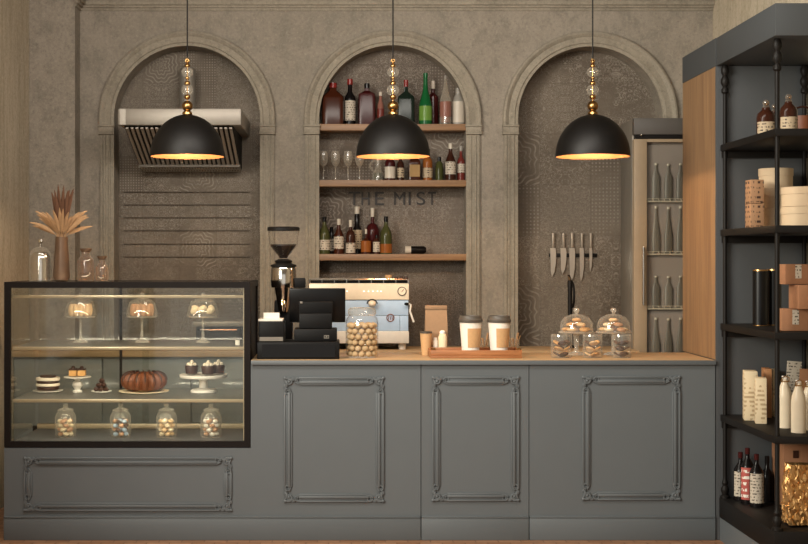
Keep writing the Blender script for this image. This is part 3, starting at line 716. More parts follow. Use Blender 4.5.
BX(cr - fr - .008, cr - fr - .001, .045, .052, cz0 + fr, cz1 - fr).build('corner_rail', 'shelfedge', t)
for nm_, z_, e_ in (('case_strip_light', cz1 - fr - .012, 3), ('case_strip_light', Z(347, .05) - .03, 2), ('case_strip_light', Z(399.5, .05) - .03, 1.6)):
    L = bpy.data.lights.new(nm_, 'AREA'); L.shape = 'RECTANGLE'; L.size = 1.2; L.size_y = .02; L.energy = e_; L.color = (1, .86, .66)
    o = bpy.data.objects.new(nm_, L); COL.objects.link(o); o.parent = CASE; o.location = ((cl + cr) / 2, .075, z_); o.rotation_euler = (R(38), 0, 0)
SZ1, SZ2, SZ0 = Z(347, .05), Z(399.5, .05), cz0 + .02
CI = .38
def lathething(label, name, cat, cx, zb, y, parts, group=None, seg=28):
    """parts: (part name, material, [(half width px, py)], closed) from bottom to top in photograph pixels"""
    s = S(y); t = thing(name, label, cat, (X(cx, y), y, zb + .0006), group); pb = PY(zb, y)
    for nm, mt, pf, closed in parts:
        pr = [(w * s, max(0, (pb - py) * s)) for w, py in pf]
        m = MB(); (m.solid if closed else m.lathe)(pr, seg=seg); m.build(nm, mt, t)
    return t
def blob(name, mat, label, cat, c, r, group, rot=0, n=None):
    m = MB().sphere((0, 0, 0), r, 14, 8); o = m.build(name, mat, None, c); o.rotation_euler = (0, rot, random.uniform(-.3, .3)); return tag(o, label, cat, group)
def domestand(cx, y, zb, base, plate, pw, top, dw, who, what, mat, shape):
    s = S(y); pb = PY(zb, y)
    lathething('glass cake stand on a stem ' + who, 'cake_stand', 'cake stand', cx, zb, y, [
        ('foot', 'stemglass', [(pw * .55, pb), (pw * .5, pb - 1), (pw * .15, pb - 3.2), (1.1, pb - 5), (1.6, pb - 8), (1.0, pb - 11), (1.3, plate + 3), (2.2, plate + 1.2)], True),
        ('plate', 'stemglass', [(pw * .2, plate + 1.1), (pw, plate + .4), (pw, plate - .3), (pw * .9, plate)], True)], None)
    zp = zb + .0006 + (pb - plate) * s + .001
    k = top + 4.5
    lathething('clear glass dome with knob ' + who, 'glass_dome', 'dome', cx, zp + .001, y, [
        ('dome', 'tablewareglass', [(dw, plate - .2), (dw * .98, plate - 3), (dw * .93, plate - 8), (dw * .78, k + 4.5), (dw * .5, k + 2), (dw * .2, k + .6), (1.2, k)], False),
        ('knob', 'stemglass', [(1.2, k - .1), (1, k - 1), (2, k - 2.2), (1.8, top + .6), (.8, top)], True)], None)
    R_ = (dw - 3.2) * s
    if shape == 'ring':
        n = 10
        for i in range(n):
            a = 2 * PI * i / n; rr = R_ * .74
            m = MB().sphere((0, 0, 0), (R_ * .24, R_ * .21, R_ * .5), 14, 8)
            o = m.build('biscuit', mat, None, (X(cx, y) + rr * math.cos(a), y + rr * math.sin(a), zp + R_ * .5 + .002)); o.rotation_euler = (0, .12 * math.cos(a), a + PI / 2)
            tag(o, what, 'biscuit', what)
    else:
        pts = [(-.62, -.32), (0, -.5), (.62, -.32), (-.62, .35), (0, .3), (.62, .35)]
        for i, (u, v) in enumerate(pts):
            m = MB().sphere((0, 0, 0), (R_ * .38, R_ * .22, R_ * .26), 14, 8)
            o = m.build('biscuit', mat[i % len(mat)], None, (X(cx, y) + R_ * u, y + R_ * v, zp + R_ * (.52 + .1 * (i % 2)))); o.rotation_euler = (0, (-.75, -.55, -.6, .5, -.5, .6)[i], .2 * i)
            tag(o, what, 'biscuit', what)
domestand(80.5, CI + .1, SZ1, 340, 317, 14, 293.5, 16, 'holding pale yellow pastries, nearest the corner pilaster', 'pale yellow pastry ring under the glass dome nearest the pilaster', 'biscuit', 'ring')
domestand(142, CI + .1, SZ1, 340, 317, 14, 293, 16, 'holding rosy biscuits, between two others in the case', 'rosy upright biscuit under the middle glass dome of the case', 'pinkpastry', 'ring')
domestand(203, CI + .1, SZ1, 340, 317, 14, 293, 16, 'holding cream pastries, nearest the case end by the till', 'cream coloured pastry under the glass dome nearest the till', ['creampastry'], 'heap')
# second shelf: cakes
y2 = CI + .08; s2 = S(y2); b2 = PY(SZ2, y2)
lathething('small white plate under the layered cream cake', 'plate', 'plate', 48, SZ2, y2, [('plate_body', 'white', [(9, b2), (15, b2 - 1.6), (15, b2 - 2.2), (8, b2 - 1)], True)])
zc_ = SZ2 + 3 * s2
t = thing('layer_cake', 'layered cream cake with chocolate bands on a white plate', 'cake', (X(48, y2), y2, zc_))
for nm, mt, a, b_, w in (('sponge_layer', 'choc', 0, 3.5, 11), ('cream_layer', 'icing', 3.6, 6.2, 12), ('sponge_layer', 'choc', 6.3, 9, 11), ('cream_layer', 'icing', 9.1, 12, 12), ('topping', 'choc', 12.1, 14, 8)):
    MB().solid([(w * s2 * .96, a * s2), (w * s2, (a + b_) / 2 * s2), (w * s2 * .96, b_ * s2)], seg=28).build(nm, mt, t)
lathething('small white pedestal stand with two cake slices', 'cake_stand', 'cake stand', 77.5, SZ2, y2, [('pedestal', 'white', [(4.6, b2), (4.6, b2 - 1.5), (2.6, b2 - 3), (5.2, b2 - 7), (4.6, b2 - 10), (2.2, b2 - 12), (4, b2 - 13.4)], True), ('plate', 'white', [(4, b2 - 13.5), (13.5, b2 - 15), (13.5, b2 - 15.8), (11, b2 - 15.4)], True)])
for dx, who in ((-4.3, 'nearer the layered cake'), (4.3, 'nearer the bundt cake')):
    t = thing('cake_slice', 'square caramel cake slice with chocolate top, %s' % who, 'cake slice', (X(77.5 + dx, y2), y2, SZ2 + 16.6 * s2), 'cake slices on the small pedestal')
    BX(-3.6 * s2, 3.6 * s2, -.025, .025, 0, 5.6 * s2, .003).build('sponge', 'sponge', t)
    m = BX(-3.8 * s2, 3.8 * s2, -.027, .027, 5.65 * s2, 7.4 * s2, .003); m.sphere((0, 0, 8.3 * s2), (2 * s2, 2 * s2, 1.6 * s2), 10, 6); m.build('topping', 'choc', t)
lathething('white dessert plate under the small heap of chocolates', 'plate', 'plate', 101.5, SZ2, y2 - .06, [('plate_body', 'white', [(6, b2), (10, b2 - 1), (10, b2 - 1.6), (6, b2 - .8)], True)])
y3 = y2 - .06; s3 = S(y3)
for i, (u, v, w) in enumerate(((-5, -2, 0), (0, -4, 0), (5, -2, 0), (-3, 3, 0), (3, 3, 0), (-2.4, -1.5, 1), (2.4, -1.5, 1), (0, .5, 2))):
    m = MB().sphere((0, 0, 0), (3 * s3, 3 * s3, 2.4 * s3), 8, 5)
    for k in range(len(m.v)): m.v[k] = tuple(c_ * random.uniform(.85, 1.15) for c_ in m.v[k])
    tag(m.build('chocolate_piece', 'choc', None, (X(101.5, y3) + u * s3 * .95, y3 + v * s3, SZ2 + (4.4 + w * 4.1) * s3), flat=True), 'dark chocolate chunk heaped on the small dessert plate', 'chocolate', 'chocolate chunks on the dessert plate')
lathething('pale round platter under the bundt cake', 'platter', 'platter', 144, SZ2, y2, [('platter_body', 'creampastry', [(17, b2), (25, b2 - 1.2), (25, b2 - 1.8), (16, b2 - 1)], True)])
bc = MB(); NR, NC = 14, 96; vs, fs_ = [], []
for i in range(NC):
    a = 2 * PI * i / NC; fl = 1 + .15 * abs(math.sin(8 * a)) - .12
    for j in range(NR):
        b_ = 2 * PI * j / NR; rad = (14.2 + 8.2 * math.cos(b_)) * (fl if math.cos(b_) > -.3 else 1); hz = 8.6 + 8.6 * math.sin(b_) * (1 if math.sin(b_) > 0 else .98)
        vs.append((rad * s2 * math.cos(a), rad * s2 * math.sin(a), hz * s2))
for i in range(NC):
    for j in range(NR): fs_.append((i * NR + j, ((i + 1) % NC) * NR + j, ((i + 1) % NC) * NR + (j + 1) % NR, i * NR + (j + 1) % NR))
bc.add(vs, fs_)
t = thing('bundt_cake', 'fluted brown bundt cake with dark glaze on the second case shelf', 'cake', (X(144, y2), y2, SZ2 + 2.6 * s2))
bc.build('cake_body', 'bundt', t)
gl = MB()
for i in range(16):
    a = 2 * PI * (i + .5) / 16
    gl.tube([((14.2 + (8.9) * math.cos(b_)) * s2 * math.cos(a), (14.2 + 8.9 * math.cos(b_)) * s2 * math.sin(a), (8.6 + 9.2 * math.sin(b_)) * s2) for b_ in [PI * .55 - k * PI * .075 for k in range(8)]], [.006, .006, .005, .005, .005, .004, .004, .003], 6)
gl.build('glaze', 'choc', t)
yc = y2 + .02; sc_ = S(yc); bcx = 203.5
bb = PY(SZ2, yc)
lathething('white ceramic pedestal stand holding three cupcakes', 'cake_stand', 'cake stand', bcx, SZ2, yc, [('pedestal', 'white', [(13, bb), (13, bb - 1.8), (11, bb - 3), (4.5, bb - 4), (4, bb - 12), (6, bb - 13.2)], True), ('plate', 'white', [(6, bb - 13.3), (23, bb - 14.5), (24, bb - 16), (24, bb - 17.6), (22, bb - 16.6)], True)])
for dx, dy, who in ((-12, 0, 'standing alone towards the bundt cake'), (5, -.03, 'in the middle of the white stand'), (14, .04, 'at the back near the case end')):
    t = thing('cupcake', 'dark chocolate cupcake with cream topping, ' + who, 'cupcake', (X(bcx + dx, yc), yc + dy, SZ2 + 18.4 * sc_), 'cupcakes on the white stand')
    MB().solid([(5.6 * sc_, 0), (6.8 * sc_, 7 * sc_), (6.2 * sc_, 8.2 * sc_)], seg=24).build('cake', 'choc', t)
    m = MB()
    for u, v, w, r_ in ((0, 0, 9.4, 3), (-3, 0, 9, 2.2), (3, 0, 9, 2.2), (0, -3, 9, 2.2), (0, 3, 9, 2.2), (.4, 0, 11.8, 2)): m.sphere((u * sc_, v * sc_, w * sc_), r_ * sc_, 10, 6)
    m.build('cream_swirl', 'icing', t)
# bottom jars
yj = .3; sj = S(yj)
for i, (cx, mats, who) in enumerate(((65.5, ['creampastry', 'pinkpastry'], 'below the layered cream cake'), (120.5, ['blue', 'pinkpastry', 'cookiedark'], 'below the heap of chocolates'), (166.5, ['biscuit', 'creampastry'], 'below the edge of the bundt cake'), (211, ['white', 'pinkpastry'], 'below the white cupcake stand'))):
    pb = PY(SZ0, yj)
    tp = pb - 33
    lathething('lidded clear glass jar of sweets ' + who, 'glass_jar', 'jar', cx, SZ0, yj, [
        ('jar_body', 'tablewareglass', [(0, pb), (9.5, pb), (10.5, pb - 1.5), (10.5, pb - 20), (8.5, pb - 24), (5.5, pb - 26)], False),
        ('lid', 'tablewareglass', [(8, pb - 26.1), (8, pb - 27.4), (3, pb - 29), (1.4, pb - 30), (2.8, pb - 31.5), (1.5, tp)], True)], 'sweet jars on the case floor')
    k = 0
    for lay in range(4):
        for j in range(5):
            a = 2 * PI * (j + .5 * lay) / 5; r_ = 5.4 * sj
            o = MB().sphere((0, 0, 0), (2.7 * sj, 2.7 * sj, 2.1 * sj), 10, 6).build('sweet', mats[k % len(mats)], None, (X(cx, yj) + r_ * math.cos(a), yj + r_ * math.sin(a), SZ0 + (3.2 + lay * 4.2) * sj)); k += 1
            tag(o, 'small sweet in the glass jar ' + who, 'sweet', 'sweets in the jar ' + who)
t = thing('price_tag', 'small white price card at the end of the upper case shelf', 'price tag', (X(237.5, .2), .2, SZ1 + .0006))
BX(-2.2 * S(.2), 2.2 * S(.2), -.004, .004, 0, 5 * S(.2), .001).build('card', 'paperwhite', t)

# oven on the back counter seen through the case
yo = 1.33; so = S(yo)
t = thing('countertop_oven', 'black countertop oven with steel lid on the back counter behind the case', 'oven', (0, 0, BCT + .0006))
ox0, ox1 = X(193, yo), X(243, yo); oz = lambda py: Z(py, yo) - BCT
BX(ox0 + .02, ox1 - .01, yo, 1.675, .012, oz(327), .006).build('body', 'blackplastic', t)
BX(ox0, ox1, yo - .01, 1.68, oz(326.6), oz(321.5), .004).build('lid', 'steel', t)
BX(ox0 + .05, ox1 - .04, yo - .004, yo - .0004, oz(343), oz(332)).build('window', 'blackgloss', t)
MB().tube([(ox0 + .05, yo - .02, oz(330)), (ox1 - .04, yo - .02, oz(330))], .006, 8).build('handle', 'chrome', t)
BX(ox0 + .03, ox1 - .02, yo + .01, 1.67, 0, .0118).build('feet', 'blackplastic', t)

# ------------------------------------------------------------------ things on the case
yv = .36; sv = S(yv); zt2 = cz1; pb = PY(zt2, yv)
t = lathething('smoky glass cloche with silvery sheen on the display case beside the vase', 'glass_cloche', 'cloche', 40.5, zt2, yv, [('dome', 'tablewareglass', [(11.2, pb), (11.3, pb - 22), (10.6, pb - 27), (8.5, pb - 31), (4.5, pb - 33.6), (1.4, pb - 34.4)], False),
    ('knob', 'chrome', [(1.3, pb - 34.3), (1, pb - 37), (2.6, pb - 39.5), (2.2, pb - 41.5), (.8, pb - 42.4)], True)])
MB().solid([(10 * sv, .002), (10 * sv, 22 * sv), (9.2 * sv, 26 * sv), (6 * sv, 29 * sv)], seg=24).build('inner_canister', 'chrome', t)
t = thing('vase', 'tapered bronze-brown vase holding dried plumes on the display case', 'vase', (X(61.5, yv), yv, zt2 + .0006))
MB().lathe([(0, 0), (5.2 * sv, 0), (7.6 * sv, 1.2 * sv), (8.4 * sv, 5 * sv), (7.8 * sv, 15 * sv), (6.4 * sv, 38 * sv), (6.2 * sv, 44 * sv), (5.4 * sv, 44 * sv), (5.4 * sv, 10 * sv), (0, 8 * sv)], seg=28).build('vase_body', 'vase', t)
NPL = 54
for i in range(NPL):
    q0 = math.sqrt((i + .5) / NPL); a_ = i * 2.39996 + .4
    u, v_ = q0 * math.cos(a_), q0 * math.sin(a_)
    dark = q0 < .62
    tx, ty_ = u * (33 if not dark else 24), v_ * 22
    tz = (96 if dark else 91) - (36 * abs(u) ** 1.7 if not dark else 8 * q0) + random.uniform(-8, 2)
    if not dark and abs(u) < .6: tz -= 14
    x0, y0 = u * 4.5, v_ * 4.5
    n = 14; pts = [(x0, y0, 22)]; rs = [.3]
    for k in range(n + 1):
        q = k / n; bend = q ** 1.2
        pts.append((x0 + (tx - x0) * bend, y0 + (ty_ - y0) * bend, 44.5 + (tz - 44.5) * (1 - (1 - q) ** (1 + .5 * abs(u)))))
        f = max(0, (q - .15) / .85); rs.append(.3 + ((1.75 - .1 * (not dark)) * math.sin(PI * min(1, f ** .8)) if f > 0 else 0) if q < 1 else .15)
    if i in (46, 48, 44, 37, 14, 8, 17, 12): continue
    m = MB(); m.tube([(p[0] * sv, p[1] * sv, p[2] * sv) for p in pts], [r_ * sv for r_ in rs], 6, flat=.3)
    tag(m.build('dried_plume', 'plumedark' if dark else 'plumelight', None, (X(61.5, yv), yv, zt2)), 'dark brown dried plume at the top of the vase bouquet' if dark else 'tan dried plume fanning out of the bronze vase', 'dried plume', 'dark dried plumes' if dark else 'tan dried plumes')
for cx, w, top, who in ((85.8, 8.3, 248.5, 'taller brown glass bottle with flared rim on the display case'), (102, 6.8, 256, 'shorter brown glass bottle with flared rim on the display case')):
    lathething(who, 'glass_bottle', 'bottle', cx, zt2, yv - .05, [('glass_body', 'brownglass', [(0, pb), (w * .9, pb), (w, pb - 1.5), (w, top + 13), (w * .85, top + 10), (w * .5, top + 7.5), (w * .48, top + 4)], False),
        ('rim', 'vase', [(w * .5, top + 3.9), (w * .72, top + 1), (w * .72, top)], False)], 'brown glass bottles on the case')

# ------------------------------------------------------------------ grinder, till, printer
yg = .47; sg_ = S(yg); pb = PY(CT, yg)
t = thing('coffee_grinder', 'chrome and black coffee grinder with bean hopper behind the till', 'coffee grinder', (X(283.5, yg), yg, CT + .0006))
H = lambda py: (pb - py) * sg_
BX(-12 * sg_, 12 * sg_, -.09, .13, 0, .03, .006).build('base', 'blackplastic', t)
BX(-9 * sg_, 9 * sg_, .0, .11, .0305, H(300), .01).build('column', 'blackplastic', t)
MB().solid([(5 * sg_, H(312)), (6 * sg_, H(306)), (9 * sg_, H(288)), (12 * sg_, H(287.5)), (12.5 * sg_, H(285)), (12.5 * sg_, H(269)), (11.5 * sg_, H(267))], seg=32).build('motor_body', 'chrome', t)
MB().solid([(13 * sg_, H(267) + .0005), (13 * sg_, H(265)), (8 * sg_, H(263.5)), (9 * sg_, H(261)), (4.5 * sg_, H(259))], seg=28).build('collar', 'blackplastic', t)
MB().lathe([(4.5 * sg_, H(258.8)), (5.5 * sg_, H(256)), (14 * sg_, H(245)), (15.6 * sg_, H(231))], seg=32).build('hopper', 'glass', t)
MB().solid([(4 * sg_, H(258.4)), (5 * sg_, H(256)), (13 * sg_, H(246)), (13 * sg_, H(244.5))], seg=28).build('beans', 'bean', t)
MB().solid([(16.2 * sg_, H(231) + .0004), (16.2 * sg_, H(228)), (15 * sg_, H(227))], seg=32).build('hopper_lid', 'blackplastic', t)
BX(2 * sg_, 22 * sg_, -.03, .03, H(288), H(278), .006).build('dosing_arm', 'blackplastic', t)
MB().tube([(0, -.04, H(301)), (0, -.055, H(305)), (0, -.06, H(311))], [.014, .018, .008], 12).build('spout', 'chrome', t)

yd = .06
t = thing('cash_drawer', 'flat black cash drawer under the till screen and printer', 'cash drawer', (0, 0, CT + .0006))
BX(X(257, yd), X(339.5, yd), yd, yd + .3, 0, Z(342.3, yd) - CT, .005).build('body', 'blackplastic', t)
BX(X(262, yd), X(335, yd), yd - .003, yd - .0004, .012, Z(344.5, yd) - CT).build('drawer_front', 'blackgloss', t)
zd = Z(342.3, yd) + .0012
t = thing('receipt_printer', 'small black receipt printer with white paper sticking out on the cash drawer', 'printer', (0, 0, zd))
yp = yd + .02; zz = lambda py: Z(py, yp) - zd
BX(X(258.5, yp), X(284, yp), yp, yp + .2, 0, zz(321.5), .006).build('body', 'blackplastic', t)
BX(X(259.5, yp), X(283, yp), yp - .004, yp - .0005, zz(341), zz(337)).build('front_strip', 'steeldark', t)
BX(X(258, yp), X(282.5, yp), yp + .01, yp + .19, zz(321.4), zz(319.3), .002).build('paper_cover', 'paperwhite', t)
BX(X(263, yp), X(279, yp), yp + .05, yp + .053, zz(319.2), zz(313), 0).build('receipt_paper', 'paperwhite', t)
t = thing('till_screen', 'black till monitor seen from behind on its boxy stand', 'till', (0, 0, zd))
ys = yd + .07; zs_ = lambda py: Z(py, ys) - zd
BX(X(294, ys), X(337, ys), ys, ys + .2, 0, zs_(329), .006).build('stand', 'blackplastic', t)
BX(X(299, ys), X(332, ys), ys + .03, ys + .1, zs_(328.7), zs_(314), .004).build('neck', 'blackplastic', t)
m = MB(); tilt = Matrix.Translation((X(317, ys), ys + .13, zs_(306))) @ Matrix.Rotation(R(10), 4, 'X')
m.box(-28.5 * S(ys), 28.5 * S(ys), -.012, .012, -17.5 * S(ys), 17.5 * S(ys), .005, mt=tilt); m.build('monitor', 'blackgloss', t)
m = MB(); m.box(-19 * S(ys), 16 * S(ys), -.045, -.0125, -14 * S(ys), 5 * S(ys), .008, mt=tilt); m.build('monitor_back', 'blackplastic', t)
m = MB(); m.box(-.007, .007, -.002, 0, -.006, .006, .001, mt=Matrix.Translation((X(301, ys), ys + .078, zs_(303)))); m.build('back_button', 'steeldark', t)
m = MB()
ex, ez = X(326.5, ys), zs_(336.8)
for a, b_, c_, d_ in ((-.014, .014, .006, .009), (-.014, .014, -.009, -.006), (-.014, -.011, -.006, .006), (.011, .014, -.006, .006), (-.005, .005, -.003, .003)): m.box(ex + a, ex + b_, ys - .003, ys - .0004, ez + c_, ez + d_)
m.build('emblem', 'steel', t)

# ------------------------------------------------------------------ espresso machine
ye = 1.3; se = S(ye)
t = thing('espresso_machine', 'cream and pale blue espresso machine on the back counter behind the cookie jar', 'coffee machine', (0, 0, BCT + .0006))
e = lambda py: Z(py, ye) - BCT
a, b_ = X(309, ye), X(409, ye)
BX(a + .012, b_ - .012, ye + .04, 1.68, e(345), e(285), .008).build('body', 'blackplastic', t)
BX(a, b_, ye, 1.67, e(300), e(283.5), .006).build('top_band', 'cream', t)
BX(a + .004, b_ - .004, ye + .012, ye + .0395, e(315.5), e(300.3), .002).build('upper_panel', 'blue', t)
BX(a + .004, b_ - .06, ye + .014, ye + .0395, e(331), e(315.9), .002).build('lower_panel', 'blue', t)
BX(b_ - .058, b_ - .004, ye + .010, ye + .0395, e(331), e(315.9), .002).build('side_column', 'blue', t)
BX(a, b_, ye - .01, 1.67, e(343.5), e(331.3), .006).build('drip_tray', 'machinewhite', t)
for px in (316, 402.5):
    MB().solid([(.024, 0), (.026, e(344)), (.026, e(343.7))], seg=16, mt=Matrix.Translation((X(px, ye), ye + .05, 0))).build('foot', 'machinewhite', t)
for px in (316, 402.5):
    MB().solid([(.024, 0), (.026, e(344)), (.026, e(343.7))], seg=16, mt=Matrix.Translation((X(px, ye), 1.62, 0))).build('foot', 'machinewhite', t)
m = MB()
m.tube([(a + .005, ye + .01, e(279.5)), (b_ - .005, ye + .01, e(279.5)), (b_ - .005, 1.655, e(279.5)), (a + .005, 1.655, e(279.5))], .005, 8, True)
for k in range(9): xx = a + .005 + (b_ - a - .01) * k / 8; m.tube([(xx, ye + .01, e(283.3)), (xx, ye + .01, e(279.5))], .004, 6)
m.build('cup_rail', 'chrome', t)
BX(a + .01, b_ - .01, ye + .03, 1.64, e(283.3), e(280), .003).build('cup_tray', 'blackplastic', t)
RXm = Matrix.Rotation(PI / 2, 4, 'X')
g = MB().solid([(4.6 * se, .0), (4.6 * se, .006), (3.9 * se, .012)], seg=28, mt=Matrix.Translation((X(402, ye), ye - .0005, e(291.3))) @ RXm).build('pressure_gauge', 'steeldark', t)
MB().solid([(3.6 * se, .0), (3.6 * se, .002)], seg=28, mt=Matrix.Translation((X(402, ye), ye - .0128, e(291.3))) @ RXm).build('dial', 'cream', g)
MB().box(-.0015, .0015, -.0175, -.0152, -.004, .016, mt=Matrix.Translation((X(402, ye), ye, e(291.3))) @ Matrix.Rotation(R(40), 4, 'Y')).build('needle', 'b_capred', g)
lg = MB(); c0 = (X(390.5, ye), ye + .0095, e(316 + 2))
lg.tube([(c0[0] + 3.6 * se * math.cos(q), c0[1], c0[2] + 3.6 * se * math.sin(q)) for q in [i * PI / 12 for i in range(24)]], .003, 6, True)
for q in (-.5, 0, .5): lg.tube([(c0[0] + q * 4 * se, c0[1], c0[2] - 1.9 * se), (c0[0] + q * 4 * se + .004, c0[1], c0[2] + 1.9 * se)], .0025, 6)
lg.build('emblem', 'b_pink', t)
led = MB()
for px in (347, 364, 368.5, 373, 377.5, 381): led.sphere((X(px, ye), ye - .001, e(291.3)), .0045, 8, 5)
led.build('indicator_lights', 'led', t)
m = MB(); m.sphere((X(372, ye), ye - .03, e(303.5)), (4.2 * se, .035, 3.6 * se), 16, 8); m.tube([(X(372, ye), ye - .03, e(303.5)), (X(372, ye), ye + .01, e(303.5))], .014, 10); m.build('group_knob', 'cream', t)
MB().tube([(X(372, ye) + 5 * se * math.cos(q), ye - .045, e(303.8) + 4.4 * se * math.sin(q)) for q in [i * PI / 10 for i in range(11)]], .004, 6).build('knob_ring', 'blackplastic', t)
m = MB(); m.tube([(b_ + .001, ye + .02, e(304)), (b_ + .012, ye - .01, e(305)), (X(409.8, ye), ye - .03, e(311)), (X(413.5, ye), ye - .04, e(322))], [.006, .006, .006, .007], 8); w_ = m.build('steam_wand', 'machinewhite', t)
MB().sphere((X(406.5, ye), ye - .018, e(304)), (.016, .012, .01), 12, 8).build('wand_knob', 'blackplastic', t)
lathething('small beige espresso cup on top of the coffee machine', 'espresso_cup', 'cup', 388.5, BCT + e(280) + .001, ye + .1, [('cup_body', 'sleeve', [(0, 282), (2.2, 282), (3.2, 279), (3.6, 275), (3.2, 275), (2.6, 280), (0, 281)], False)])
for i, cx in enumerate((396, 401.5, 406)):
    lathething('dark %s cup stacked upside down on the coffee machine, %s' % ('coffee', ['beside the beige one', 'between two dark ones', 'at the machine edge'][i]), 'espresso_cup', 'cup', cx, BCT + e(280) + .001, ye + .16, [('cup_body', 'choc', [(2.4, 282), (2.3, 279), (1.6, 276.4)], True)], 'dark cups on the coffee machine')

# ------------------------------------------------------------------ cookie jar
yq = .2; sq_ = S(yq); pb = PY(CT, yq)
lathething('large clear glass jar filled with cream round biscuits beside the till', 'cookie_jar', 'jar', 362, CT, yq, [
    ('jar_body', 'glass', [(0, pb), (15, pb), (16.3, pb - 2), (16.3, 322), (15.2, 318), (12.8, 315.5)], False), ('lid', 'tablewareglass', [(13, 315.3), (14, 314), (14, 310), (12, 308), (4, 307.4)], True)])
bl = 0
for lay in range(6):
    for ring, (n, rr) in enumerate(((11, 12.2), (6, 6.6))):
        if ring and lay != 5: continue
        for j in range(n):
            a_ = 2 * PI * (j + .5 * (lay % 2)) / n + .1
            o = MB().sphere((0, 0, 0), (3.2 * sq_, 3.2 * sq_, 2.9 * sq_), 12, 7).build('biscuit_ball', 'marshmallow', None, (X(362, yq) + rr * sq_ * math.cos(a_), yq + rr * sq_ * math.sin(a_), CT + (4.2 + lay * 5.6) * sq_))
            o.rotation_euler = (PI / 2 + random.uniform(-.12, .12), 0, a_ + PI / 2)
            o.scale = (.98, .62, 1.5) if False else (1, 1, 1)
            o.rotation_euler = (random.uniform(-.1, .1), random.uniform(-.1, .1), 0)
            tag(o, 'cream round biscuit in the large glass jar beside the till', 'biscuit', 'biscuits in the large jar')

# ------------------------------------------------------------------ takeaway corner
yt = .13; st_ = S(yt)
t = thing('serving_tray', 'reddish wooden serving tray carrying two takeaway cups', 'tray', (0, 0, CT + .0006))
tx0, tx1, td0, td1 = X(430.5, yt), X(522, yt), yt, yt + .26
BX(tx0, tx1, td0, td1, 0, .012, .002).build('tray_base', 'traywood', t)
m = MB(); m.box(tx0, tx1, td0, td0 + .012, .0125, .045, .003); m.box(tx0, tx1, td1 - .012, td1, .0125, .045, .003); m.box(tx0, tx0 + .012, td0 + .0125, td1 - .0125, .0125, .045, .003); m.box(tx1 - .012, tx1, td0 + .0125, td1 - .0125, .0125, .045, .003)
m.build('tray_rim', 'traywood', t)
for px in (431.5, 517): 
    MB().tube([(X(px, yt), yt + .01, .046), (X(px, yt) + .004, yt + .008, .054), (X(px + 4, yt) - .004, yt + .008, .054), (X(px + 4, yt), yt + .01, .046)], .005, 6).build('tray_handle', 'brass', t)
yc2 = yt + .11; s = S(yc2); zc2 = CT + .0135; pb = PY(zc2, yc2)
for cx, who in ((470.5, 'white takeaway coffee cup with tan sleeve nearer the paper bag'), (499, 'white takeaway coffee cup with tan sleeve nearer the glass domes')):
    t = thing('takeaway_cup', who, 'cup', (X(cx, yc2), yc2, zc2), 'takeaway cups on the tray')
    H = lambda py: (pb - py) * s
    MB().solid([(8.4 * s, 0), (8.4 * s, .004), (10.9 * s, H(322.5))], seg=32).build('cup_body', 'cupwhite', t)
    m = MB(); m.lathe([(9.25 * s + .0012, H(347)), (10.55 * s + .0012, H(328))], seg=32, a0=-PI * .62, a1=PI * .6); m.build('sleeve', 'sleeve', t)
    MB().solid([(11.8 * s, H(322.3)), (12.2 * s, H(321)), (12.2 * s, H(319.5)), (11.2 * s, H(318.3)), (10.8 * s, H(316)), (9.8 * s, H(315.5)), (9.4 * s, H(316.5))], seg=32).build('lid', 'lidgrey', t)
yb2 = .5; s = S(yb2)
t = thing('paper_bag', 'upright kraft paper coffee bag with folded top beside the tray', 'paper bag', (X(436, yb2), yb2, CT + .0006)); pb = PY(CT, yb2); H = lambda py: (pb - py) * s
m = MB(); w0 = 11 * s
vs = [(-w0, -.04, 0), (w0, -.04, 0), (w0, .04, 0), (-w0, .04, 0), (-w0, -.042, H(325)), (w0, -.042, H(325)), (w0, .042, H(325)), (-w0, .042, H(325)), (-w0 * .97, -.006, H(309.5)), (w0 * .97, -.006, H(309.5)), (w0 * .97, .006, H(309.5)), (-w0 * .97, .006, H(309.5))]
m.add(vs, [(0, 1, 2, 3), (0, 1, 5, 4), (1, 2, 6, 5), (2, 3, 7, 6), (3, 0, 4, 7), (4, 5, 9, 8), (5, 6, 10, 9), (6, 7, 11, 10), (7, 4, 8, 11), (8, 9, 10, 11)]); m.build('bag_body', 'kraftlight', t)
BX(-w0, w0, -.012, .012, H(309.4), H(305.5), .003).build('folded_top', 'kraftlight', t)
lathething('small tan paper cup with dark rim in front of the paper bag', 'paper_cup', 'cup', 426, CT, yb2 - .12, [('cup_body', 'sleeve', [(4.4, PY(CT, yb2 - .12)), (6, 333.5)], True), ('rim', 'lidgrey', [(6.1, 333.3), (6.3, 331.6), (5.5, 331.4)], True)])
lathething('tall white pepper shaker between paper bag and tray cups', 'shaker', 'shaker', 442.5, CT, yb2 - .07, [('shaker_body', 'creampastry', [(4.4, PY(CT, yb2 - .07)), (4.4, 337), (3.4, 334.5), (2.6, 333.8)], True), ('cap', 'white', [(3, 333.7), (2.8, 331.5), (1.4, 330.4)], True)])
lathething('short white salt shaker next to the small tan paper cup', 'shaker', 'shaker', 435.4, CT, yb2 - .08, [('shaker_body', 'cupwhite', [(2.4, PY(CT, yb2 - .08)), (2.5, 341), (1.8, 339.6)], True), ('cap', 'white', [(2, 339.5), (1.6, 337.6)], True)])
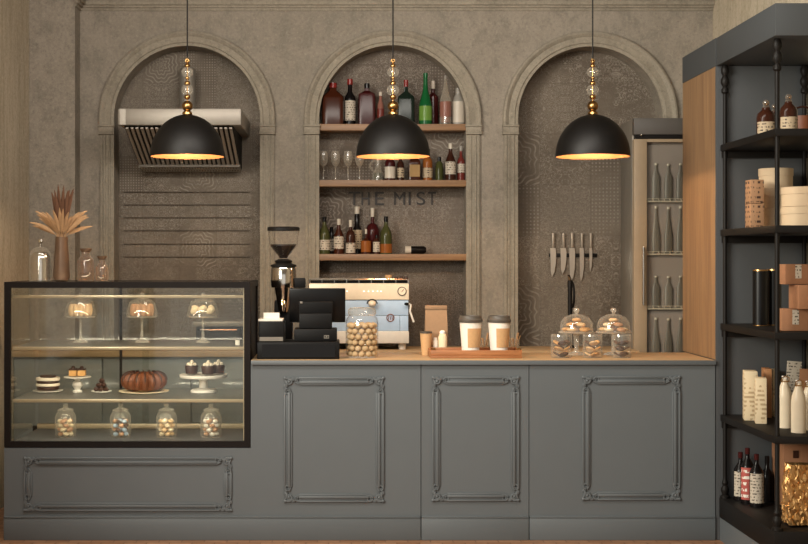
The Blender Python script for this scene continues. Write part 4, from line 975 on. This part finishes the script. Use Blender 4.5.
for cx, who in ((484, 'between the two takeaway cups'), (514, 'at the tray end behind the second cup')):
    yy = .46; pb = PY(CT, yy); s = S(yy)
    lathething('small clear tumbler holding dry sprigs ' + who, 'tumbler', 'tumbler', cx, CT, yy, [('tumbler_body', 'tablewareglass', [(0, pb), (5, pb), (5.6, pb - 15), (5.2, pb - 15), (4.7, pb - 1), (0, pb - 1)], False)], 'tumblers behind the tray')
    for k in range(7):
        a_ = 2 * PI * k / 7; ex_, ey_ = 6.5 * math.cos(a_), 6.5 * math.sin(a_)
        m = MB().tube([(ex_ * .2 * s, ey_ * .2 * s, 1.5 * s), (ex_ * .5 * s, ey_ * .5 * s, 10 * s), (ex_ * s, ey_ * s, (19 + 3 * math.sin(k * 2.3)) * s)], [.002, .002, .0035], 6)
        tag(m.build('dry_sprig', 'plumelight', None, (X(cx, yy), yy, CT)), 'thin dry sprig in the tumbler ' + who, 'sprig', 'sprigs ' + who)

# ------------------------------------------------------------------ glass domes and jars by the fridge
yg2 = .3
def bigdome(cx, who, mats, tall):
    y = yg2 + .12; s = S(y); pb = PY(CT, y); pl = 332.5; dw = 16.4
    lathething('glass cake stand under the dome ' + who, 'cake_stand', 'cake stand', cx, CT, y, [
        ('foot', 'stemglass', [(10, pb), (9, pb - 1.2), (3, pb - 3), (2, pb - 6), (2.3, pl + 4), (4, pl + 1.4)], True), ('plate', 'stemglass', [(5, pl + 1.3), (17.6, pl + .4), (17.8, pl - .8), (16.6, pl)], True)])
    zp = CT + .0006 + (pb - pl) * s + .0015
    lathething('round glass dome with ball knob ' + who, 'glass_dome', 'dome', cx, zp, y, [
        ('dome', 'tablewareglass', [(dw, pl - .3), (dw, pl - 7), (dw * .93, pl - 11), (dw * .74, pl - 15), (dw * .4, pl - 17.6), (1.4, pl - 18.5)], False), ('knob', 'stemglass', [(1.3, pl - 18.6), (1.1, pl - 19.4), (2.4, pl - 20.6), (3, pl - 22), (2.4, pl - 23.6), (1, pl - 24.3)], True)])
    R_ = dw * s
    lays = [(.64 * math.cos(.3 + 2 * PI * k / 5), .64 * math.sin(.3 + 2 * PI * k / 5), .12) for k in range(5)] + [(.37 * math.cos(1.2 + 2 * PI * k / 3), .37 * math.sin(1.2 + 2 * PI * k / 3), .42) for k in range(3)] + [(0, 0, .68)]
    for i, (u, v, w) in enumerate(lays):
        m = MB().solid([(R_ * .22, -R_ * .1), (R_ * .29, -R_ * .03), (R_ * .27, R_ * .06), (R_ * .16, R_ * .1)], seg=18)
        o = m.build('cookie', mats[i % len(mats)], None, (X(cx, y) + u * R_, y + v * R_, zp + w * R_ + .006)); o.rotation_euler = (.12 * math.sin(i * 2.1), .14 * math.cos(i * 1.7), 0)
        tag(o, 'cookie under the glass dome ' + who, 'cookie', 'cookies under the dome ' + who)
bigdome(576.5, 'full of golden cookies, nearer the knives', ['cookie', 'biscuit'], 0)
bigdome(613.5, 'full of pale and brown cookies, nearer the fridge', ['creampastry', 'pinkpastry', 'biscuit'], 1)
for i, (cx, w, mats, who) in enumerate(((561.5, 10.5, ['cookiedark', 'cookie'], 'of dark chocolate cookies in front of the golden cookie dome'), (592.5, 9.6, ['cookie', 'cookiedark', 'biscuit'], 'of mixed cookies between the two glass domes'), (621.5, 9.6, ['cookiedark'], 'of dark cookies in front of the dome nearer the fridge'))):
    y = yg2 - .09; s = S(y); pb = PY(CT, y)
    lathething('open straight glass jar ' + who, 'glass_jar', 'jar', cx, CT, y, [('jar_body', 'tablewareglass', [(0, pb), (w - .6, pb), (w, pb - 1), (w, 336), (w * .97, 334.5), (w * .93, 334.5), (w * .95, 336.5)], False)], 'cookie jars by the fridge')
    for k in range(9):
        rr = w * s * .42; lay = k // 3; a_ = 2 * PI * (k % 3) / 3 + .9 * lay - 1.2
        m = MB().solid([(w * s * .40, -.0045), (w * s * .47, 0), (w * s * .40, .0045)], seg=18)
        o = m.build('cookie', mats[k % len(mats)], None, (X(cx, y) + rr * math.cos(a_), y + rr * math.sin(a_), CT + .018 + lay * .032)); o.rotation_euler = (.5 * math.sin(a_), -.5 * math.cos(a_), 0)
        tag(o, 'cookie in the jar ' + who, 'cookie', 'cookies in the jar ' + who)

# ------------------------------------------------------------------ shelving contents
def put(cx, x):           # depth at which world x lands on column cx
    return x * F / (cx - 340) + CY
def apoth(cx, x, top, hw, lab0, lab1, label):
    y = put(cx, x); zb = SH['a']
    t = bottle(label, cx, zb, y, [(hw * .42, top + 8), (hw * .45, top + 10), (hw * .9, top + 14), (hw, top + 18), (hw, PY(zb, y))], 'b_brown', None, (hw, lab0, lab1, 'print'), name='apothecary_bottle')
    s = S(y); pb = PY(zb, y); m = MB(); m.solid([(hw * .4 * s, (pb - top - 7.8) * s), (hw * .3 * s, (pb - top - 6) * s)], seg=14); m.sphere((0, 0, (pb - top - 3.2) * s), hw * .36 * s, 12, 8); m.build('stopper', 'brownglass', t)
apoth(766, 2.235, 100, 9.3, 122.5, 136.5, 'brown apothecary bottle with cream label in front of the thin black post')
apoth(774.2, 2.36, 103.5, 6.5, 124, 136, 'brown apothecary bottle half hidden behind the front shelving post')
apoth(788.5, 2.28, 94, 8.6, 117.5, 131.5, 'brown apothecary bottle with cream label nearest the frame edge')
yy = put(803, 2.45)
t = thing('basket', 'reddish brown woven basket beside the apothecary bottles on the top shelf', 'basket', (2.45, yy, SH['a'] + .0006))
MB().lathe([(0, .001), (.05, .001), (.058, .06), (.062, .12), (.057, .12), (.052, .02), (0, .012)], seg=24).build('basket_body', 'bundt', t)
m = MB(); m.tube([(.058 * math.cos(q), 0, .122 + .05 * math.sin(q)) for q in [i * PI / 12 for i in range(13)]], .005, 6); m.build('handle', 'b_brown', t)
# second shelf: scripted boxes and round tins
zb = SH['b'] + .0006
y1 = put(754.5, 2.2); s = S(y1)
tag(BX(-6.5 * s, 6.5 * s, -.05, .05, 0, 24 * s - .001, .002).build('gift_box', 'printbox', None, (2.2, y1, zb)), 'small tan box printed with dark script, lower of two', 'box', 'scripted boxes on the shelving')
tag(BX(-6.5 * s, 6.5 * s, -.05, .05, 0, 24 * s - .001, .002).build('gift_box', 'printbox', None, (2.2, y1, zb + 24 * s + .0006)), 'small tan box printed with dark script, upper of two', 'box', 'scripted boxes on the shelving')
def tin(cx, x, r, z, h, lab, grp):
    y = put(cx, x); t = thing('round_box', lab, 'round box', (x, y, z), grp)
    MB().solid([(r, 0), (r, h * .62)], seg=36).build('box_body', 'hatbox', t); MB().solid([(r + .003, h * .62 + .0005), (r + .003, h - .002), (r, h - .0008)], seg=36).build('lid', 'hatbox', t)
hts = .108
for k in range(3): tin(777 - .6 * k, 2.36, .088, zb + k * (hts + .0008), hts, 'round cream hat box, %s of the stack of three' % ['lowest', 'middle', 'topmost'][k], 'stack of three round boxes')
for k in range(2): tin(806, 2.345, .118, zb + k * (.098 + .0008), .098, 'wide round cream hat box, %s of the stack of two' % ['lower', 'upper'][k], 'stack of two round boxes')
# third shelf: canisters and kraft boxes
zb = SH['c'] + .0006
for cx, x_, lab in ((760, 2.245, 'tall black canister with gold rims, nearer the oak cabinet'), (774, 2.335, 'tall black canister with gold rims, behind the front post')):
    y = put(cx, x_); s = S(y); h = 56 * s; t = thing('canister', lab, 'canister', (x_, y, zb), 'black canisters on the shelving')
    MB().solid([(7.2 * s, .004), (7.2 * s, h - .008)], seg=28).build('canister_body', 'blackgloss', t)
    MB().solid([(7.3 * s, 0), (7.3 * s, .0036)], seg=28).build('base_rim', 'brass', t); MB().solid([(7.3 * s, h - .0076), (7.2 * s, h)], seg=28).build('lid_rim', 'brass', t)
def cbox(cx, x, z, w, d, h, rz, lab, sticker=True):
    y = put(cx, x); t = thing('cardboard_box', lab, 'box', (x, y, z), 'kraft boxes on the shelving', rz)
    BX(-w / 2, w / 2, -d / 2, d / 2, 0, h, .003).build('box_body', 'kraft', t)
    if sticker: BX(-w * .13, w * .1, -d / 2 - .0016, -d / 2 - .0004, h * .3, h * .97).build('sticker', 'printwhite', t); 
cbox(793.5, 2.26, zb, .135, .13, .108, R(-8), 'kraft cardboard box with white sticker, lowest of the stack')
cbox(802, 2.28, zb + .110, .085, .12, .118, R(5), 'plain reddish cardboard box, middle of the stack', False)
cbox(794, 2.255, zb + .230, .135, .12, .1, R(3), 'kraft cardboard box with white sticker, topmost of the stack')
# fourth shelf: books and milk bottles
zb = SH['d'] + .0006
def book(cx, x, w, d, h, rz, lab, tilt=0, mat='printwhite'):
    y = put(cx, x); t = thing('book', lab, 'book', (x, y, zb), 'books on the shelving', rz)
    BX(-w / 2, w / 2, -d / 2, d / 2, 0, h, .002).build('cover', mat, t)
    BX(-w / 2 + .003, w / 2 + .0012, -d / 2 + .004, d / 2 + .0012, .004, h - .004).build('pages', 'paperwhite', t)
M['bookcover'] = printed('book_cover', '#cbb999', '#a08a6a', 30, .48, 42)
M['booktan'] = plain('book_tan', '#a5734a', .7, 0, .2, 30)
book(750, 2.20, .068, .11, .262, R(-12), 'cream printed book, first in the row nearest the oak cabinet', 0, 'bookcover')
book(760.5, 2.21, .056, .10, .238, R(-14), 'shorter cream book standing in front of the row', 0, 'bookcover')
book(766.5, 2.33, .04, .12, .265, R(-10), 'tan book behind the two cream ones', 0, 'booktan')
book(774, 2.385, .028, .12, .255, R(-10), 'thin white spined book next to the front post', 0, 'bookcover')
for cx, x_, top, lab in ((784.5, 2.27, 376, 'white milk bottle with wire clasp nearest the front shelving post'), (798.5, 2.275, 380, 'white milk bottle with wire clasp standing foremost'), (808.5, 2.36, 381, 'white milk bottle cut off at the picture edge')):
    y = put(cx, x_); s = S(y); pb = PY(SH['d'], y)
    t = bottle(lab, cx, SH['d'], y, [(3, top + 3), (3.4, top + 7), (6.4, top + 16), (7.2, top + 22), (7.2, pb)], 'b_milk', (2.8, top, top + 3, 'white'), name='milk_bottle', group='milk bottles on the shelving')
    m = MB(); H = lambda py: (pb - py) * s
    m.tube([(3.6 * s * math.cos(q), 3.6 * s * math.sin(q), H(top + 5.4)) for q in [i * PI / 8 for i in range(16)]], .003, 6, True)
    m.tube([(-3.8 * s, -.012, H(top + 6)), (-3.6 * s, -.016, H(top + 1.5)), (0, -.018, H(top - .4)), (3.6 * s, -.016, H(top + 1.5)), (3.8 * s, -.012, H(top + 6))], .003, 6); m.build('wire_clasp', 'brass', t)
for cx, x_, w, h, lab, mt in ((792, 2.46, .08, .30, 'tall white card propped behind the milk bottles', 'printwhite'), (805, 2.50, .08, .265, 'brown card propped behind the foremost milk bottle', 'kraft')):
    y = put(cx, x_); o = BX(-w / 2, w / 2, -.004, .004, 0, h, .001).build('card', mt, None, (x_, y, zb + .004)); o.rotation_euler = (R(-4), R(4), 0); tag(o, lab, 'card')
# bottom: syrup bottles, kraft carton, foil bag
zb = .2395
for cx, x_, top, lab, lm in ((740.5, 2.2, 452, 'dark syrup bottle with white label nearest the oak cabinet', 'printwhite'), (747.5, 2.208, 448, 'dark syrup bottle with red and white label in the middle', 'redlabel'), (756.5, 2.225, 454, 'dark syrup bottle with lettered white label standing foremost', 'printwhite')):
    if 'redlabel' not in M: M['redlabel'] = printed('red_label', '#a04a42', '#d8d0c4', 70, .45, 30)
    y = put(cx, x_); pb = PY(zb, y)
    bottle(lab, cx, zb, y, [(2, top + 5), (2.2, top + 10), (6.4, top + 17), (6.8, top + 20), (6.8, pb)], 'b_black', (2.4, top, top + 6, 'b_wine'), (6.8, top + 19, pb - 4, lm), name='syrup_bottle', group='syrup bottles on the shelving base')
y = put(768, 2.38)
bottle('plain dark bottle behind the labelled syrup bottles', 767, zb, put(767, 2.33), [(2, 462), (2.2, 468), (6, 474), (6.5, 478), (6.5, 498)], 'b_black', (2.3, 456, 463, 'b_black'), None, name='syrup_bottle')
t = thing('carton', 'kraft carton with pale open top behind the gold foil bag', 'box', (2.47, put(797, 2.47), zb + .0006))
BX(-.105, .105, -.1, .1, 0, .33, .003).build('carton_body', 'kraft', t); BX(-.1, .1, -.095, .095, .3305, .336, .001).build('top_flap', 'kraftlight', t)
BX(-.055, -.025, -.1025, -.1004, .26, .3).build('stamp', 'b_brown', t)
bm = bmesh.new(); bmesh.ops.create_cube(bm, size=1); bmesh.ops.subdivide_edges(bm, edges=bm.edges[:], cuts=17, use_grid_fill=True)
rnd = random.Random(3)
for v in bm.verts:
    z_ = v.co.z + .5; f = 1 - .22 * max(0, z_ - .7) / .3
    v.co = Vector((v.co.x * .13 * f, v.co.y * .11 * f, z_ * .295)) + (Vector((rnd.uniform(-1, 1), rnd.uniform(-1, 1), rnd.uniform(-.8, .8) if .02 < z_ < .98 else rnd.uniform(0, .6))) * .0065)
m = MB(); bm.verts.index_update(); m.add([tuple(v.co) for v in bm.verts], [[q.index for q in f.verts] for f in bm.faces]); bm.free()
tag(m.build('foil_bag', 'goldfoil', None, (2.28, put(799, 2.28), zb + .008), flat=True), 'crumpled gold foil bag at the front of the shelving base', 'bag')

# ------------------------------------------------------------------ camera and light
cam = bpy.data.cameras.new('camera'); co = bpy.data.objects.new('camera', cam); COL.objects.link(co)
co.location = (0, CY, CZ); co.rotation_euler = (PI / 2, 0, 0)
cam.sensor_width = 36; cam.lens = 36 * F / 808; cam.shift_x = (404 - 340) / 808; cam.shift_y = -12 / 808; cam.clip_start = .05
scene.camera = co
def area(name, loc, target, sx, sy, e, col):
    L = bpy.data.lights.new(name, 'AREA'); L.shape = 'RECTANGLE'; L.size = sx; L.size_y = sy; L.energy = e; L.color = col
    o = bpy.data.objects.new(name, L); COL.objects.link(o); o.location = loc
    o.rotation_euler = (Vector(target) - Vector(loc)).to_track_quat('-Z', 'Y').to_euler(); return o
area('shop_window_daylight', (-3.5, -4.3, 2.72), (-.6, 1.2, 1.2), 3.0, 1.5, 560, (1, .94, .85))
area('added_wall_fill', (-.45, -1.9, 3.42), (-.75, 1.9, 1.7), 4.0, .5, 148, (1, .93, .84))  # added fill without a fixture, out of view, brightens the back wall
w = bpy.data.worlds.new('world'); scene.world = w; w.use_nodes = True
bg = w.node_tree.nodes['Background']; bg.inputs[0].default_value = (1, .95, .88, 1); bg.inputs[1].default_value = .85
scene.view_settings.view_transform = 'Standard'; scene.view_settings.look = 'None'; scene.view_settings.gamma = 1; scene.view_settings.use_curve_mapping = False
scene.view_settings.exposure = 0.1
scene.cycles.transparent_max_bounces = 32; scene.cycles.max_bounces = 10; scene.cycles.use_denoising = True
